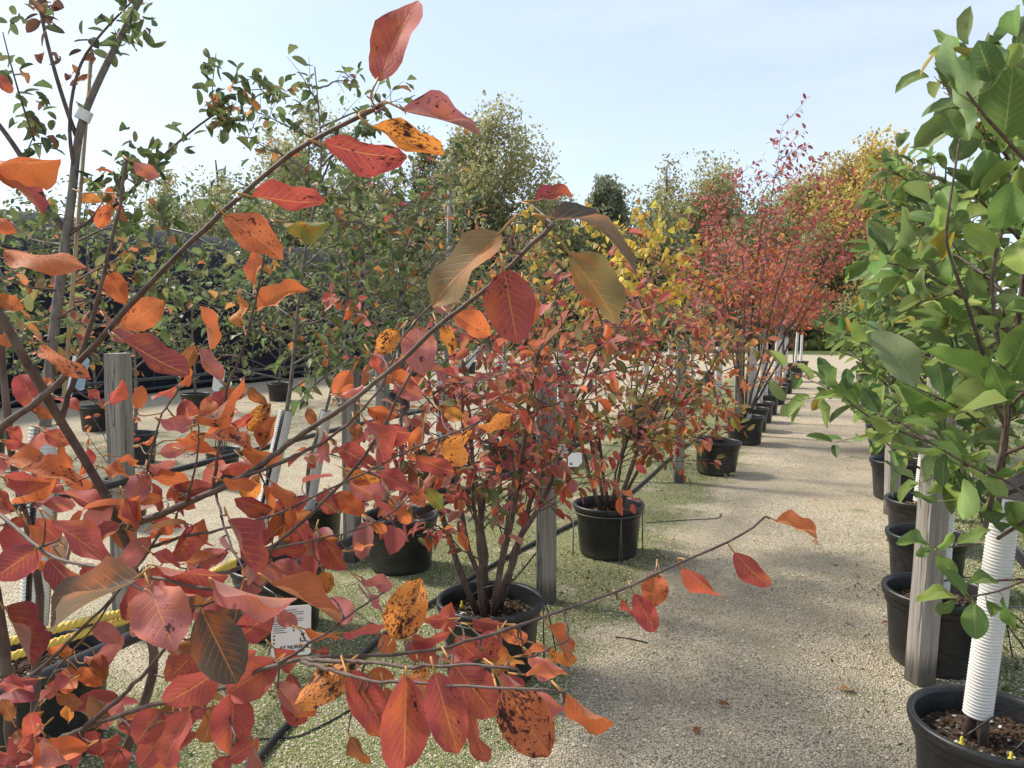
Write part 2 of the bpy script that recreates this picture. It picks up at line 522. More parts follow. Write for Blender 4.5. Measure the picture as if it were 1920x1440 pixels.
def leaf_mesh(name, kind, nv, nu, fold, curl, wave, twist, mat, seed, serr=0.0, tip=True, notch=0.0):
    """unit leaf: y from 0 (base) to 1 (tip), x -0.5..0.5 across, z up"""
    r = np.random.default_rng(seed)
    vv = 0.5 - 0.5 * np.cos(np.linspace(0, math.pi, nv))
    uu = np.linspace(-1, 1, nu)
    ph1, ph2 = r.uniform(0, 6.28, 2)
    pts, uvs = [], []
    for i, v in enumerate(vv):
        hw = leaf_profile(np.array([v]), kind)[0]
        if tip and v > 0.95:
            hw = max(hw * 0.7, 0.0)
        for u in uu:
            s = 1.0
            if abs(u) > 0.95 and serr and 0 < i < nv - 1:
                s += serr * (1 if i % 2 else -1)
            if notch and u > 0.2 and abs(v - 0.72) < 0.12:
                s *= 1 - notch * (1 - abs(v - 0.72) / 0.12)
            x = hw * u * s
            z = fold * abs(x) * 2 - curl * (v - 0.15) ** 2 + wave * math.sin(v * 9 + ph1 + (1.5 if u > 0 else 0)) * abs(u) * hw * 2
            z += 0.02 * math.sin(5 * v + ph2)
            an = twist * (v - 0.3)
            x2, z2 = x * math.cos(an) - (z if False else 0) * 0, z + x * math.sin(an)
            pts.append((x2, v - 0.04 * curl * v, z2))
            uvs.append((0.5 + u * 0.5, v))
    F = []
    for i in range(nv - 1):
        for j in range(nu - 1):
            a = i * nu + j
            F.append((a, a + 1, a + nu + 1, a + nu))
    mb = MB()
    mb.add(pts, np.array(F), 0, uvs)
    return mb.mesh(name, mat, attrs=True)


FORE = [leaf_mesh('leaf_blade', 'serviceberry', 15, 7, r_f, r_c, r_w, r_t, M['leaf_red'], 40 + i, 0.025, True, nt_)
        for i, (r_f, r_c, r_w, r_t, nt_) in enumerate([
            (0.08, 0.12, 0.09, 0.1, 0), (0.22, 0.18, 0.10, -0.25, 0), (0.05, 0.30, 0.10, 0.3, 0), (0.12, -0.14, 0.08, -0.35, 0.22), (0.34, 0.12, 0.12, 0.2, 0), (0.16, 0.38, 0.12, -0.4, 0), (0.06, 0.16, 0.15, 0.4, 0.15),
            (0.20, 0.05, 0.08, 0.3, 0), (-0.10, 0.15, 0.06, 0.1, 0), (0.10, 0.26, 0.05, -0.2, 0), (0.15, 0.0, 0.10, 0.45, 0)])]
FLAT = leaf_mesh('leaf_blade', 'serviceberry', 17, 7, 0.07, 0.06, 0.05, 0.1, M['leaf_red'], 61, 0.02)
ARCH = leaf_mesh('leaf_blade', 'serviceberry', 15, 7, 0.15, 0.75, 0.05, 0.4, M['leaf_red'], 60, 0.02)
MAGF = [leaf_mesh('leaf_blade', 'magnolia', 13, 7, f, c, w, t, M['leaf_green'], 80 + i)
        for i, (f, c, w, t) in enumerate([(0.12, 0.10, 0.06, 0.1), (0.25, 0.18, 0.09, -0.2), (0.08, -0.12, 0.08, 0.2), (0.20, 0.28, 0.10, 0.3), (0.28, 0.1, 0.07, -0.3), (0.05, 0.2, 0.10, 0.2)])]
MID = {
    'red': [leaf_mesh('leaf_blade', 'serviceberry', 7, 3, f, c, w, t, M['leaf_red'], 100 + i, 0, False)
            for i, (f, c, w, t) in enumerate([(0.2, 0.1, 0.05, 0.2), (0.4, 0.25, 0.08, -0.4), (0.1, 0.35, 0.1, 0.5), (0.3, -0.1, 0.1, 0.7)])],
    'green': [leaf_mesh('leaf_blade', 'magnolia', 7, 3, f, c, w, t, M['leaf_green'], 120 + i, 0, False)
              for i, (f, c, w, t) in enumerate([(0.2, 0.12, 0.06, 0.15), (0.3, 0.25, 0.08, -0.2), (0.1, -0.12, 0.08, 0.3), (0.25, 0.3, 0.08, 0.3)])],
    'crab': [leaf_mesh('leaf_blade', 'oval', 7, 3, f, c, w, t, M['leaf_green'], 140 + i, 0, False)
             for i, (f, c, w, t) in enumerate([(0.25, 0.12, 0.05, 0.2), (0.45, 0.3, 0.08, -0.3), (0.12, 0.2, 0.1, 0.4), (0.35, 0.0, 0.1, 0.6)])],
}
for lst in MID.values():
    pass


def leaf_frame(y, n):
    y = unit(y)
    x = np.cross(y, n)
    if np.linalg.norm(x) < 1e-6:
        x = np.cross(y, (0.3, 0.5, 0.8))
    x = unit(x)
    return x, y, np.cross(x, y)


def leaf_obj(parent, me, base, y, n, length, width, color, spots=0.0, name='leaf'):
    x, yy, z = leaf_frame(y, n)
    o = bpy.data.objects.new(name, me)
    col.objects.link(o)
    o.parent = parent
    p = np.asarray(base) - np.asarray(parent.location)
    A = np.eye(4)
    A[:3, 0], A[:3, 1], A[:3, 2], A[:3, 3] = x * width, yy * length, z * length, p
    o.matrix_basis = Matrix(A.tolist())
    o.color = (color[0], color[1], color[2], spots)
    return o


# low-cost joined leaf: 8 vertices, 8 triangles
_T = np.array([(0, 0, 0), (0, .33, .0), (0, .7, -.02), (0, 1, -.1), (-.47, .25, .07), (-.44, .70, .03), (.47, .25, .07), (.44, .70, .03)])
_TF = np.array([(0, 6, 1), (1, 6, 7), (1, 7, 2), (2, 7, 3), (0, 1, 4), (1, 5, 4), (1, 2, 5), (2, 3, 5)])
_TH = np.array([(0, 0.08, 0), (0, .35, .0), (0, .7, -.04), (0, 1, -.16), (-.52, .16, .06), (-.36, .62, .02), (.52, .16, .06), (.36, .62, .02)])
_Q = np.array([(0, 0, 0), (.45, .5, .1), (0, 1, -.05), (-.45, .5, .1)])
_QF = np.array([(0, 1, 2), (0, 2, 3)])


_fv = np.array([0.0, 0.07, 0.22, 0.45, 0.68, 0.88, 1.0])
_fw = leaf_profile(_fv, 'serviceberry')
_TFN = np.array([(s * w, v, abs(s * w) * 0.22 - 0.16 * (v - 0.2) ** 2) for v, w in zip(_fv, _fw) for s in (-1, 0, 1)])
_TFF = np.array([t_ for i in range(6) for j in range(2) for a_ in [i * 3 + j] for t_ in ((a_, a_ + 1, a_ + 4), (a_, a_ + 4, a_ + 3))])


def add_leaves(mb, B, Yd, Nn, Ln, Wd, C, tpl='leaf'):
    """B (n,3) bases, Yd directions, Nn normals, lengths, widths, colours (n,3)"""
    T, F = {'leaf': (_T, _TF), 'fine': (_TFN, _TFF), 'heart': (_TH, _TF), 'quad': (_Q, _QF)}[tpl]
    n = len(B)
    if n == 0: return
    Yd = Yd / (np.linalg.norm(Yd, axis=1)[:, None] + 1e-9)
    X = np.cross(Yd, Nn)
    X /= np.linalg.norm(X, axis=1)[:, None] + 1e-9
    Z = np.cross(X, Yd)
    V = B[:, None, :] + T[None, :, 0:1] * X[:, None, :] * Wd[:, None, None] + T[None, :, 1:2] * Yd[:, None, :] * Ln[:, None, None] + T[None, :, 2:3] * Z[:, None, :] * Ln[:, None, None]
    k = len(T)
    Fa = (F[None] + (np.arange(n) * k)[:, None, None]).reshape(-1, 3)
    uv = np.tile(np.stack([T[:, 0] + 0.5, T[:, 1]], 1), (n, 1))
    Ca = np.ones((n, k, 4))
    Ca[:, :, :3] = C[:, None, :]
    mb.add(V.reshape(-1, 3), Fa, 0, uv, Ca.reshape(-1, 4))


# colours (linear base colours)
PAL = {
    'R': (0.41, 0.076, 0.068), 'D': (0.28, 0.054, 0.060), 'O': (0.54, 0.145, 0.052), 'Y': (0.62, 0.235, 0.05),
    'P': (0.45, 0.150, 0.145), 'G': (0.15, 0.20, 0.040), 'T': (0.25, 0.195, 0.080), 'U': (0.090, 0.075, 0.055),  # P: pinkish sheen of grazing light put into the leaf colour
    'B': (0.28, 0.105, 0.040),
}


def jitter(c, r, s=0.18):
    k = r.uniform(1 - s, 1 + s)
    return tuple(float(np.clip(x * k * r.uniform(1 - s * 0.6, 1 + s * 0.6), 0.004, 0.85)) for x in c)

# ------------------------------------------------------------------ the setting
mb = MB()
g0 = 420.0
mb.add([(-g0, -g0, 0), (g0, -g0, 0), (g0, g0, 0), (-g0, g0, 0)], np.array([(0, 1, 2, 3)]))
tag(obj('ground', mb.mesh('ground', M['ground'])), 'pale gravel yard with mossy strips between the rows', 'ground', kind='structure')


def in_view(x, y, z=0.0, m=60):
    fx, fy = -math.sin(YAW), math.cos(YAW)
    d = x * fx + y * fy
    r = x * math.cos(YAW) + y * math.sin(YAW)
    d = np.maximum(d, 1e-3)
    px = 960 + r / d * FPX
    py = 600 + (CAM_H - z) / d * FPX
    return (px > -m) & (px < 1920 + m) & (py < 1440 + m) & (d > 0.3), d


# loose crushed stones lying on the near part of the yard
n = 260000
gx = rng.uniform(-4.2, 1.6, n); gy = rng.uniform(1.2, 9.0, n)
ok, dd = in_view(gx, gy)
keep = ok & (rng.uniform(0, 1, n) < np.clip(2.6 / dd, 0, 1) ** 2 * 1.15) & ((gx > -1.15) | (rng.uniform(0, 1, n) < 0.45))
gx, gy = gx[keep][:52000], gy[keep][:52000]
k = len(gx)
S = rng.uniform(0.0026, 0.0052, k) * np.where(rng.uniform(0, 1, k) < 0.03, 2.0, 1.0)
octa = np.array([(1, 0, 0), (0, 1, 0), (-1, 0, 0), (0, -1, 0), (0, 0, 0.75), (0, 0, -0.6)], float)
octf = np.array([(0, 1, 4), (1, 2, 4), (2, 3, 4), (3, 0, 4), (1, 0, 5), (2, 1, 5), (3, 2, 5), (0, 3, 5)])
V = octa[None] * rng.uniform(0.6, 1.35, (k, 6, 3)) * S[:, None, None]
an = rng.uniform(0, 6.28, k)
ca, sa = np.cos(an)[:, None], np.sin(an)[:, None]
V = np.stack([V[..., 0] * ca - V[..., 1] * sa, V[..., 0] * sa + V[..., 1] * ca, V[..., 2]], -1)
V += np.stack([gx, gy, S * 0.35], -1)[:, None, :]
tone = rng.uniform(0, 1, k)[:, None]
C = (1 - tone) * np.array([0.44, 0.375, 0.265]) + tone * np.array([0.80, 0.71, 0.53])
dk = rng.uniform(0, 1, k) < 0.09
C[dk] = np.array([0.24, 0.21, 0.17])
Ca = np.ones((k, 6, 4)); Ca[..., :3] = C[:, None, :]
mb = MB()
mb.add(V.reshape(-1, 3), (octf[None] + (np.arange(k) * 6)[:, None, None]).reshape(-1, 3), 0, np.zeros((k * 6, 2)), Ca.reshape(-1, 4))
tag(obj('gravel', mb.mesh('gravel', M['pebble'], smooth=False, attrs=True)), 'loose pale crushed stone covering the near path', 'gravel', kind='stuff')

# weeds and moss tufts
n = 240000
gx = rng.uniform(-9.0, 3.2, n); gy = rng.uniform(1.2, 20.0, n)
ok, dd = in_view(gx, gy)


def bandv(x, lo, hi, s):
    return np.clip((x - lo) / s, 0, 1) * np.clip((hi - x) / s, 0, 1)


from mathutils import noise as _ns
dens = 0.8 * bandv(gx, -2.7, -0.95, 0.5) + 0.9 * bandv(gx, 0.5, 3.2, 0.35) + 0.3 * bandv(gx, -3.8, -2.5, 0.4) + 0.35 * bandv(gx, -9, -5.4, 0.8) + 0.16 * bandv(gx, -0.1, 0.7, 0.2)
keep = ok & (rng.uniform(0, 1, n) < dens * np.clip(4.5 / dd, 0.1, 1))
gx, gy, dd = gx[keep], gy[keep], dd[keep]
nz = np.array([_ns.noise((x * 2.1, y * 2.1, 3.0)) + 0.5 * _ns.noise((x * 6.5, y * 6.5, 9.0)) for x, y in zip(gx, gy)])
lim = np.where(gx > 0.55, -0.25, np.where(gx > -0.1, 0.18, -0.06))
keep = nz > lim
gx, gy = gx[keep][:80000], gy[keep][:80000]
k = len(gx)
h = rng.uniform(0.008, 0.030, k) * np.where(gx > 0.55, 1.5, 1.0)
d = rng.normal(0, 0.7, (k, 3)); d[:, 2] = rng.uniform(0.45, 1.1, k)
C = np.array([0.07, 0.10, 0.022]) + rng.uniform(0, 1, (k, 1)) * np.array([0.12, 0.13, 0.045])
mb = MB()
add_leaves(mb, np.stack([gx, gy, np.zeros(k)], -1), d, rng.normal(0, 1, (k, 3)), h, h * rng.uniform(0.2, 0.6, k), C, 'quad')
tag(obj('weeds', mb.mesh('weeds', M['foliage'], smooth=False, attrs=True)), 'low green weeds and moss growing through the gravel', 'weeds', kind='stuff')


# ------------------------------------------------------------------ far trees and scrub
def hx(px, d, z=0.0):
    p = P(px, 600, d)
    return np.array([p[0], p[1], z])


GOLD, OLIVE, DARK, PALE, RUST = (0.47, 0.38, 0.13), (0.29, 0.285, 0.14), (0.15, 0.17, 0.095), (0.38, 0.37, 0.20), (0.33, 0.28, 0.12)  # far crown colours, lightened so distance haze is put into the colour


def far_tree(name, label, px, d, top, wpx, c1, c2, seed, cat='tree', base=0.18, nclump=70, per=110, leaf=0.20, conic=False, group='trees beyond the gravel road', sprig=0.6):
    r = np.random.default_rng(seed)
    loc = hx(px, d)
    H = CAM_H + (600 - top) / FPX * d
    W = wpx * 1.22 / FPX * d
    t = thing(name, label, cat, tuple(loc), group)
    mb = MB()
    hh = np.linspace(0, H * 0.9, 8)
    pts = np.stack([loc[0] + r.normal(0, 0.02 * H, 8).cumsum() * 0.4, loc[1] + r.normal(0, 0.02 * H, 8).cumsum() * 0.4, hh], -1)
    mb.tube(pts, np.linspace(0.022 * H, 0.004 * H, 8), 7)
    cents = []
    npl = 1 if conic else int(r.integers(5, 9))
    pl = []
    for i in range(npl):
        aa, rr_ = i * 2.4 + r.uniform(-0.5, 0.5), (0 if (i == 0) else r.uniform(0.35, 0.75))
        pl.append((math.cos(aa) * rr_ * W / 2, math.sin(aa) * rr_ * W / 2, H * (1.0 if i == 0 else r.uniform(0.62, 0.97)), W * (0.5 if conic else r.uniform(0.20, 0.34))))
    for i in range(nclump):
        ox, oy, ht, pw = pl[i % npl]
        u = r.uniform(0, 1) ** 0.8
        z = base * H + u * (ht * 0.96 - base * H)
        f = (1 - u) ** 0.8 * 1.2 if conic else (math.sin(math.pi * min(1, 0.12 + 0.86 * u)) ** 0.6)
        aa, q = r.uniform(0, 6.28), math.sqrt(r.uniform(0, 1))
        cents.append((loc[0] + ox * (0.35 + 0.65 * min(1, u * 2)) + pw * f * q * math.cos(aa), loc[1] + oy * (0.35 + 0.65 * min(1, u * 2)) + pw * f * q * math.sin(aa), z))
    cents = np.array(cents)
    for i in range(0, nclump, 4):
        c = cents[i]
        k0 = int(np.clip(np.searchsorted(hh, c[2] * 0.62), 1, 6))
        a = pts[k0]
        midp = a * 0.5 + c * 0.5 + np.array([0, 0, -0.04 * H])
        mb.tube([a, midp, c], [0.008 * H, 0.005 * H, 0.002 * H], 5)
    obj('trunk', mb.mesh('trunk', M['bark_far'], loc), t)
    B, Yd, C = [], [], []
    for c in cents:
        sg = r.uniform(0.045, 0.085) * min(W, H)
        s3 = np.array([sg, sg, sg * (1.0 + sprig * r.uniform(0, 2.0))])
        B.append(c + np.clip(r.normal(0, 1, (per, 3)), -1.7, 1.7) * s3)
        dd_ = r.normal(0, 1, (per, 3)) + np.array([0, 0, 0.6])
        Yd.append(dd_)
        w = r.uniform(0, 1)
        cc = np.array(c1) * (1 - w) + np.array(c2) * w
        C.append(cc * r.uniform(0.7, 1.35, (per, 1)) * r.uniform(0.85, 1.15))
    B, Yd, C = np.concatenate(B), np.concatenate(Yd), np.concatenate(C)
    keep = B[:, 2] > 0.1
    B, Yd, C = B[keep], Yd[keep], C[keep]
    L = r.uniform(0.7, 1.4, len(B)) * leaf
    mb = MB()
    add_leaves(mb, B, Yd, r.normal(0, 1, (len(B), 3)), L, L * 0.75, C, 'quad')
    obj('crown', mb.mesh('crown', M['far_foliage'], loc, smooth=False, attrs=True), t)
    return t


FT = [  # px, depth, top y, width px, colours, label
    ('poplar_tree', 'tall broad olive poplar standing highest behind the yellow-leaved shrub', 925, 46, 205, 190, OLIVE, PALE, 0.10, 110, 150),
    ('poplar_tree', 'slimmer olive poplar just left of the tallest broad poplar', 800, 48, 262, 130, OLIVE, DARK, 0.10, 70, 130),
    ('poplar_tree', 'airy pale poplar behind the tip of the red-leaved branch', 585, 50, 218, 190, PALE, OLIVE, 0.12, 90, 110),
    ('poplar_tree', 'sparse pale poplar behind the dark green spray of leaves', 420, 50, 268, 150, PALE, OLIVE, 0.14, 60, 90),
    ('poplar_tree', 'thin olive tree farthest left of the far trees', 320, 52, 300, 120, OLIVE, PALE, 0.14, 50, 90),
    ('evergreen_tree', 'dark blue-green tree between the broad poplar and the pale one', 1122, 52, 330, 85, (0.26, 0.28, 0.18), (0.21, 0.24, 0.16), 0.05, 90, 120),
    ('poplar_tree', 'pale yellow-green poplar beside the dark blue-green tree', 1250, 54, 282, 190, PALE, (0.25, 0.22, 0.08), 0.12, 100, 130),
    ('maple_tree', 'rounded dark green tree under the pale poplar', 1060, 50, 395, 140, DARK, OLIVE, 0.05, 60, 120),
    ('poplar_tree', 'olive tree directly behind the tall red shrub', 1420, 50, 365, 170, OLIVE, PALE, 0.1, 80, 120),
    ('poplar_tree', 'golden yellow poplar at the end of the path', 1620, 46, 278, 190, GOLD, (0.50, 0.38, 0.12), 0.10, 130, 130),
    ('poplar_tree', 'low golden poplar half hidden by the green magnolias', 1735, 48, 320, 120, GOLD, RUST, 0.16, 60, 110),
    ('maple_tree', 'olive-brown tree low between the red shrub and the golden poplar', 1535, 44, 430, 150, OLIVE, RUST, 0.05, 80, 120),
    ('maple_tree', 'dark olive undergrowth tree behind the crabapples', 700, 44, 380, 200, DARK, OLIVE, 0.03, 80, 120),
    ('maple_tree', 'dim green tree behind the sparse pale poplar', 480, 46, 390, 230, OLIVE, DARK, 0.03, 80, 120),
    ('maple_tree', 'dark green tree under the broad poplar', 890, 43, 400, 190, DARK, (0.07, 0.08, 0.035), 0.03, 80, 120),
    ('maple_tree', 'dark olive tree behind the yellow-leaved shrub', 1230, 46, 420, 200, DARK, OLIVE, 0.03, 80, 120),
    ('maple_tree', 'dark brown-green tree behind the rope stake', 1650, 42, 445, 170, OLIVE, RUST, 0.03, 80, 120),
    ('poplar_tree', 'pale hazy tree between the airy poplar and the slim one', 690, 53, 300, 170, PALE, OLIVE, 0.08, 80, 120),
    ('poplar_tree', 'hazy olive tree filling the dip right of the broad poplar', 1035, 54, 350, 150, PALE, OLIVE, 0.05, 70, 120),
    ('poplar_tree', 'hazy pale tree joining the far line left of the tall red shrub', 1345, 55, 330, 150, PALE, OLIVE, 0.05, 80, 120),
    ('poplar_tree', 'yellow-olive tree left of the golden poplar', 1525, 50, 335, 150, PALE, GOLD, 0.06, 80, 120),
    ('maple_tree', 'dull green tree beyond the black shade house', 250, 50, 400, 220, OLIVE, DARK, 0.05, 70, 110),
]
for i, (nm, lb, px, d, top, w, c1, c2, bs, ncl, per) in enumerate(FT):
    far_tree(nm, lb, px, d, top, w, c1, c2, 300 + i, base=bs, nclump=int(ncl * 1.45), per=int(per * 1.45), conic=False, leaf=0.21 if nm == 'poplar_tree' else 0.24)

# scrub on the far verge: bushes with a hem of tall weeds
BU = ['rust-tinged bush beside the rope stake', 'olive bush at the far end of the gravel path', 'dark bush behind the last pots of the red row',
      'green bush behind the distant magnolias', 'yellowish bush at the far side of the gravel road', 'grey-green bush under the golden poplar']
for i, (px, w, top) in enumerate([(1545, 90, 560), (1500, 90, 575), (1440, 100, 560), (1655, 110, 555), (1600, 70, 600), (1720, 120, 560)]):
    far_tree('bush', BU[i], px, 40.5 + (i % 3) * 0.8, top, w, (OLIVE, RUST, DARK)[i % 3], (PALE, OLIVE, OLIVE)[i % 3], 400 + i, 'bush', 0.02, 40, 110, 0.16, group='bushes on the far verge', sprig=0.9)
n = 14000
px = rng.uniform(200, 1900, n); d = rng.uniform(38.5, 42.5, n)
B = np.array([hx(a, b_) for a, b_ in zip(px, d)])
h = rng.uniform(0.25, 1.0, n) * (0.6 + 0.5 * np.sin(px / 37.0) ** 2)
dirs = rng.normal(0, 0.25, (n, 3)); dirs[:, 2] = 1
C = np.array([0.06, 0.085, 0.025]) + rng.uniform(0, 1, (n, 1)) * np.array([0.14, 0.12, 0.05])
mb = MB()
add_leaves(mb, B, dirs, rng.normal(0, 1, (n, 3)), h, 0.12 + 0.1 * h, C, 'quad')
tag(obj('tall_grass', mb.mesh('tall_grass', M['far_foliage'], smooth=False, attrs=True)), 'rough tall grass and weeds along the far verge', 'grass', kind='stuff')

# ------------------------------------------------------------------ black shade house
HX, HW, HY0, HY1 = -13.4, 6.4, -3.0, 24.0
sh = thing('shade_house', 'long hoop house covered in black shade cloth behind the potted trees', 'shade house', (HX - HW / 2, 10.5, 0))
prof = [(0.0, 0.0), (0.0, 1.55)] + [(HW / 2 - HW / 2 * math.cos(a), 1.55 + 2.35 * math.sin(a)) for a in np.linspace(0.12, math.pi - 0.12, 15)] + [(HW, 1.55), (HW, 0.0)]
ys = np.linspace(HY0, HY1, 46)
vs = []
for j, y in enumerate(ys):
    sag = 0.05 * math.sin(j * math.pi / 3) ** 2
    for i, (a, z) in enumerate(prof):
        wob = 0.03 * math.sin(j * 1.7 + i)
        vs.append((HX - a + (wob if i < 3 else 0), y, max(0.0, z - (sag if z > 1.5 else 0) + wob * 0.3)))
k = len(prof)
F = [(j * k + i, j * k + i + 1, (j + 1) * k + i + 1, (j + 1) * k + i) for j in range(len(ys) - 1) for i in range(k - 1)]
mb = MB(); mb.add(vs, np.array(F))
obj('cloth_cover', mb.mesh('cloth_cover', M['cloth'], sh.location), sh)
mb = MB(); mb.add([(HX - a, HY1, z) for a, z in prof], np.array([list(range(k))]))
obj('end_wall', mb.mesh('end_wall', M['cloth'], sh.location, smooth=False), sh)
for j in range(0, 46, 5):
    mb = MB(); mb.tube([(HX - a * 1.0 + (0.02 if i < 3 else 0), ys[j], z + 0.03) for i, (a, z) in enumerate(prof)], 0.022, 6)
    obj('hoop', mb.mesh('hoop', M['wire'], sh.location), sh)
mb = MB(); mb.tube([(HX + 0.05, y, 0.12 + 0.03 * math.sin(y * 2)) for y in np.linspace(HY0, HY1, 40)], 0.05, 6)
obj('skirt_roll', mb.mesh('skirt_roll', M['black'], sh.location), sh)
mb = MB(); mb.tube([(HX + 0.06, y, 1.45) for y in np.linspace(HY0, HY1, 20)], 0.03, 6)
obj('side_rail', mb.mesh('side_rail', M['wire'], sh.location), sh)

# rope fence at the far side of the road
for i, (px, d, lb) in enumerate([(1562, 33, 'thin stake with a yellow cap holding the far rope'), (1455, 33.5, 'thin rope stake behind the red crowns'), (1690, 32.5, 'thin rope stake behind the magnolias')]):
    loc = hx(px, d)
    t = thing('rope_stake', lb, 'stake', tuple(loc), 'stakes of the rope fence')
    mb = MB(); mb.tube([loc, loc + [0, 0, 1.62]], 0.028, 6); obj('rod', mb.mesh('rod', M['wire'], loc), t)
    mb = MB(); mb.lathe([(0, 1.56), (0.07, 1.57), (0.075, 1.66), (0.05, 1.75), (0, 1.76)], 10, 0, loc[:2]); obj('cap', mb.mesh('cap', M['yellow'], loc), t)
a, b_, c_ = hx(1455, 33.5, 1.55), hx(1562, 33, 1.5), hx(1690, 32.5, 1.2)
pts = [a * (1 - s) + b_ * s - [0, 0, 0.25 * s * (1 - s) * 4 * 0.6] for s in np.linspace(0, 1, 12)] + [b_ * (1 - s) + c_ * s - [0, 0, 0.18 * s * (1 - s) * 4] for s in np.linspace(0.08, 1, 12)]
mb = MB(); mb.tube(pts, 0.016, 5)
tag(obj('rope', mb.mesh('rope', M['twine'])), 'thin pale rope strung between the far stakes', 'rope')

# ------------------------------------------------------------------ posts, pipes, hoses
POSTS = [
    (-1.45, 3.88, 1.30, 0.0, 'weathered square post between the two nearest red shrubs'),
    (-1.38, 7.30, 1.35, 0.35, 'weathered square post just left of the leaning black pot'),
    (-1.25, 10.7, 1.4, 0.2, 'weathered post behind the third pot of the red row'),
    (-1.25, 14.6, 1.4, 0.2, 'weathered post among the distant white tree guards'),
    (-1.25, 18.6, 1.4, 0.2, 'farthest weathered post of the red row'),
    (-3.22, 2.66, 1.39, 0.1, 'square post with a yellow clip in front of the shade house'),
    (-2.85, 4.06, 1.25, 0.1, 'square post crossed by a black pipe left of the red shrub'),
    (-3.45, 5.35, 1.25, 0.1, 'square post behind the leaning white tree guards'),
    (-3.2, 9.2, 1.3, 0.1, 'square post under the yellow-leaved tree'),
    (0.36, 3.62, 1.35, 0.62, 'cracked square post standing between the two nearest magnolia pots'),
    (0.42, 6.75, 1.35, 0.5, 'weathered post behind the nearer magnolia pots'),
    (0.5, 10.2, 1.35, 0.5, 'farthest weathered post of the magnolia row'),
]
for (x, y, h, rot, lb) in POSTS:
    r = np.random.default_rng(int(abs(x * 1000 + y * 77)))
    hw = 0.045
    lean = r.normal(0, 0.012, 2) if x < 0 or y > 4 else np.array([0.028, -0.005])
    mb = MB()
    rings = []
    zz = np.linspace(0, h, 6)
    ch = 0.006
    base_sq = [(-hw + ch, -hw), (hw - ch, -hw), (hw, -hw + ch), (hw, hw - ch), (hw - ch, hw), (-hw + ch, hw), (-hw, hw - ch), (-hw, -hw + ch)]
    vs = []
    for z in zz:
        for (a, b_) in base_sq:
            ca, sa = math.cos(rot), math.sin(rot)
            vs.append((a * ca - b_ * sa + lean[0] * z + r.normal(0, 0.0006), a * sa + b_ * ca + lean[1] * z + r.normal(0, 0.0006), z))
    F = [(i * 8 + j, i * 8 + (j + 1) % 8, (i + 1) * 8 + (j + 1) % 8, (i + 1) * 8 + j) for i in range(5) for j in range(8)]
    mb.add(vs, [np.array(F), np.array([[40 + j for j in range(8)]])])
    t = obj('wooden_post', mb.mesh('wooden_post', M['timber'], smooth=False), None, (x, y, 0))
    tag(t, lb, 'post', 'wooden posts along the rows')


def pipe_run(name, label, pts, r, mat='black', n=40, sag=0.0, cat='pipe', seed=0, group=None):
    pts = np.asarray(pts, float)
    seg = np.concatenate([[0], np.cumsum(np.linalg.norm(np.diff(pts, axis=0), axis=1))])
    s = np.linspace(0, seg[-1], n)
    q = np.stack([np.interp(s, seg, pts[:, i]) for i in range(3)], -1)
    for _ in range(3):
        q[1:-1] = (q[:-2] + 2 * q[1:-1] + q[2:]) / 4
    rr = np.random.default_rng(seed)
    wv = sum(math.sin(1) * np.sin(s * f + p)[:, None] * a for f, p, a in [(2.1, rr.uniform(0, 6), rr.normal(0, sag, 3)), (5.3, rr.uniform(0, 6), rr.normal(0, sag * 0.5, 3))])
    q = q + wv * np.array([1, 1, 0.25])
    q[:, 2] = np.maximum(q[:, 2], r)
    mb = MB(); mb.tube(q, r, 8)
    return tag(obj(name, mb.mesh(name, M[mat])), label, cat, group), q


pipe_run('irrigation_pipe', 'black pipe fixed to the posts behind the nearest red shrubs', [(-1.53, 0.6, 0.80), (-1.55, 2.4, 0.78), (-1.52, 3.88, 0.76), (-1.46, 7.32, 0.77)], 0.017, n=60, sag=0.006)
pp, q2 = pipe_run('irrigation_pipe', 'black pipe running past the leaning white tree guards', [(-3.15, 0.4, 0.77), (-3.14, 2.66, 0.77), (-3.3, 4.6, 0.77), (-3.3, 9.2, 0.76), (-3.2, 14, 0.76)], 0.017, n=60, sag=0.006)
pipe_run('irrigation_pipe', 'black pipe running in front of the shade house', [(-8.1, 4.0, 0.8), (-8.1, 11, 0.8), (-8.1, 18, 0.8)], 0.018, n=30, sag=0.006)
pipe_run('irrigation_pipe', 'black pipe behind the magnolia trunks', [(0.58, 0.8, 0.80), (0.56, 3.7, 0.77), (0.56, 10.2, 0.77)], 0.017, n=40, sag=0.006)
hose_pts = [P(380, 1500, 2.2), P(453, 1397, 2.6), P(540, 1330, 2.95), P(660, 1227, 3.45), P(723, 1177, 3.8), P(880, 1082, 4.6), P(963, 1030, 5.1), P(1060, 990, 5.7), P(1180, 925, 6.8), P(1250, 862, 8.4), P(1330, 800, 11)]
hose_pts = [(p[0], p[1], 0.013) for p in hose_pts]
pipe_run('garden_hose', 'thick black hose lying on the mossy gravel beside the red shrubs', hose_pts, 0.013, n=80, sag=0.02, cat='hose', seed=4)
pipe_run('garden_hose', 'black hose on the gravel left of the white tree guards', [(-3.5, 1.5, .012), (-3.4, 3.2, .012), (-3.7, 5.0, .012), (-3.6, 8.0, .012)], 0.012, n=50, sag=0.03, cat='hose', seed=5)
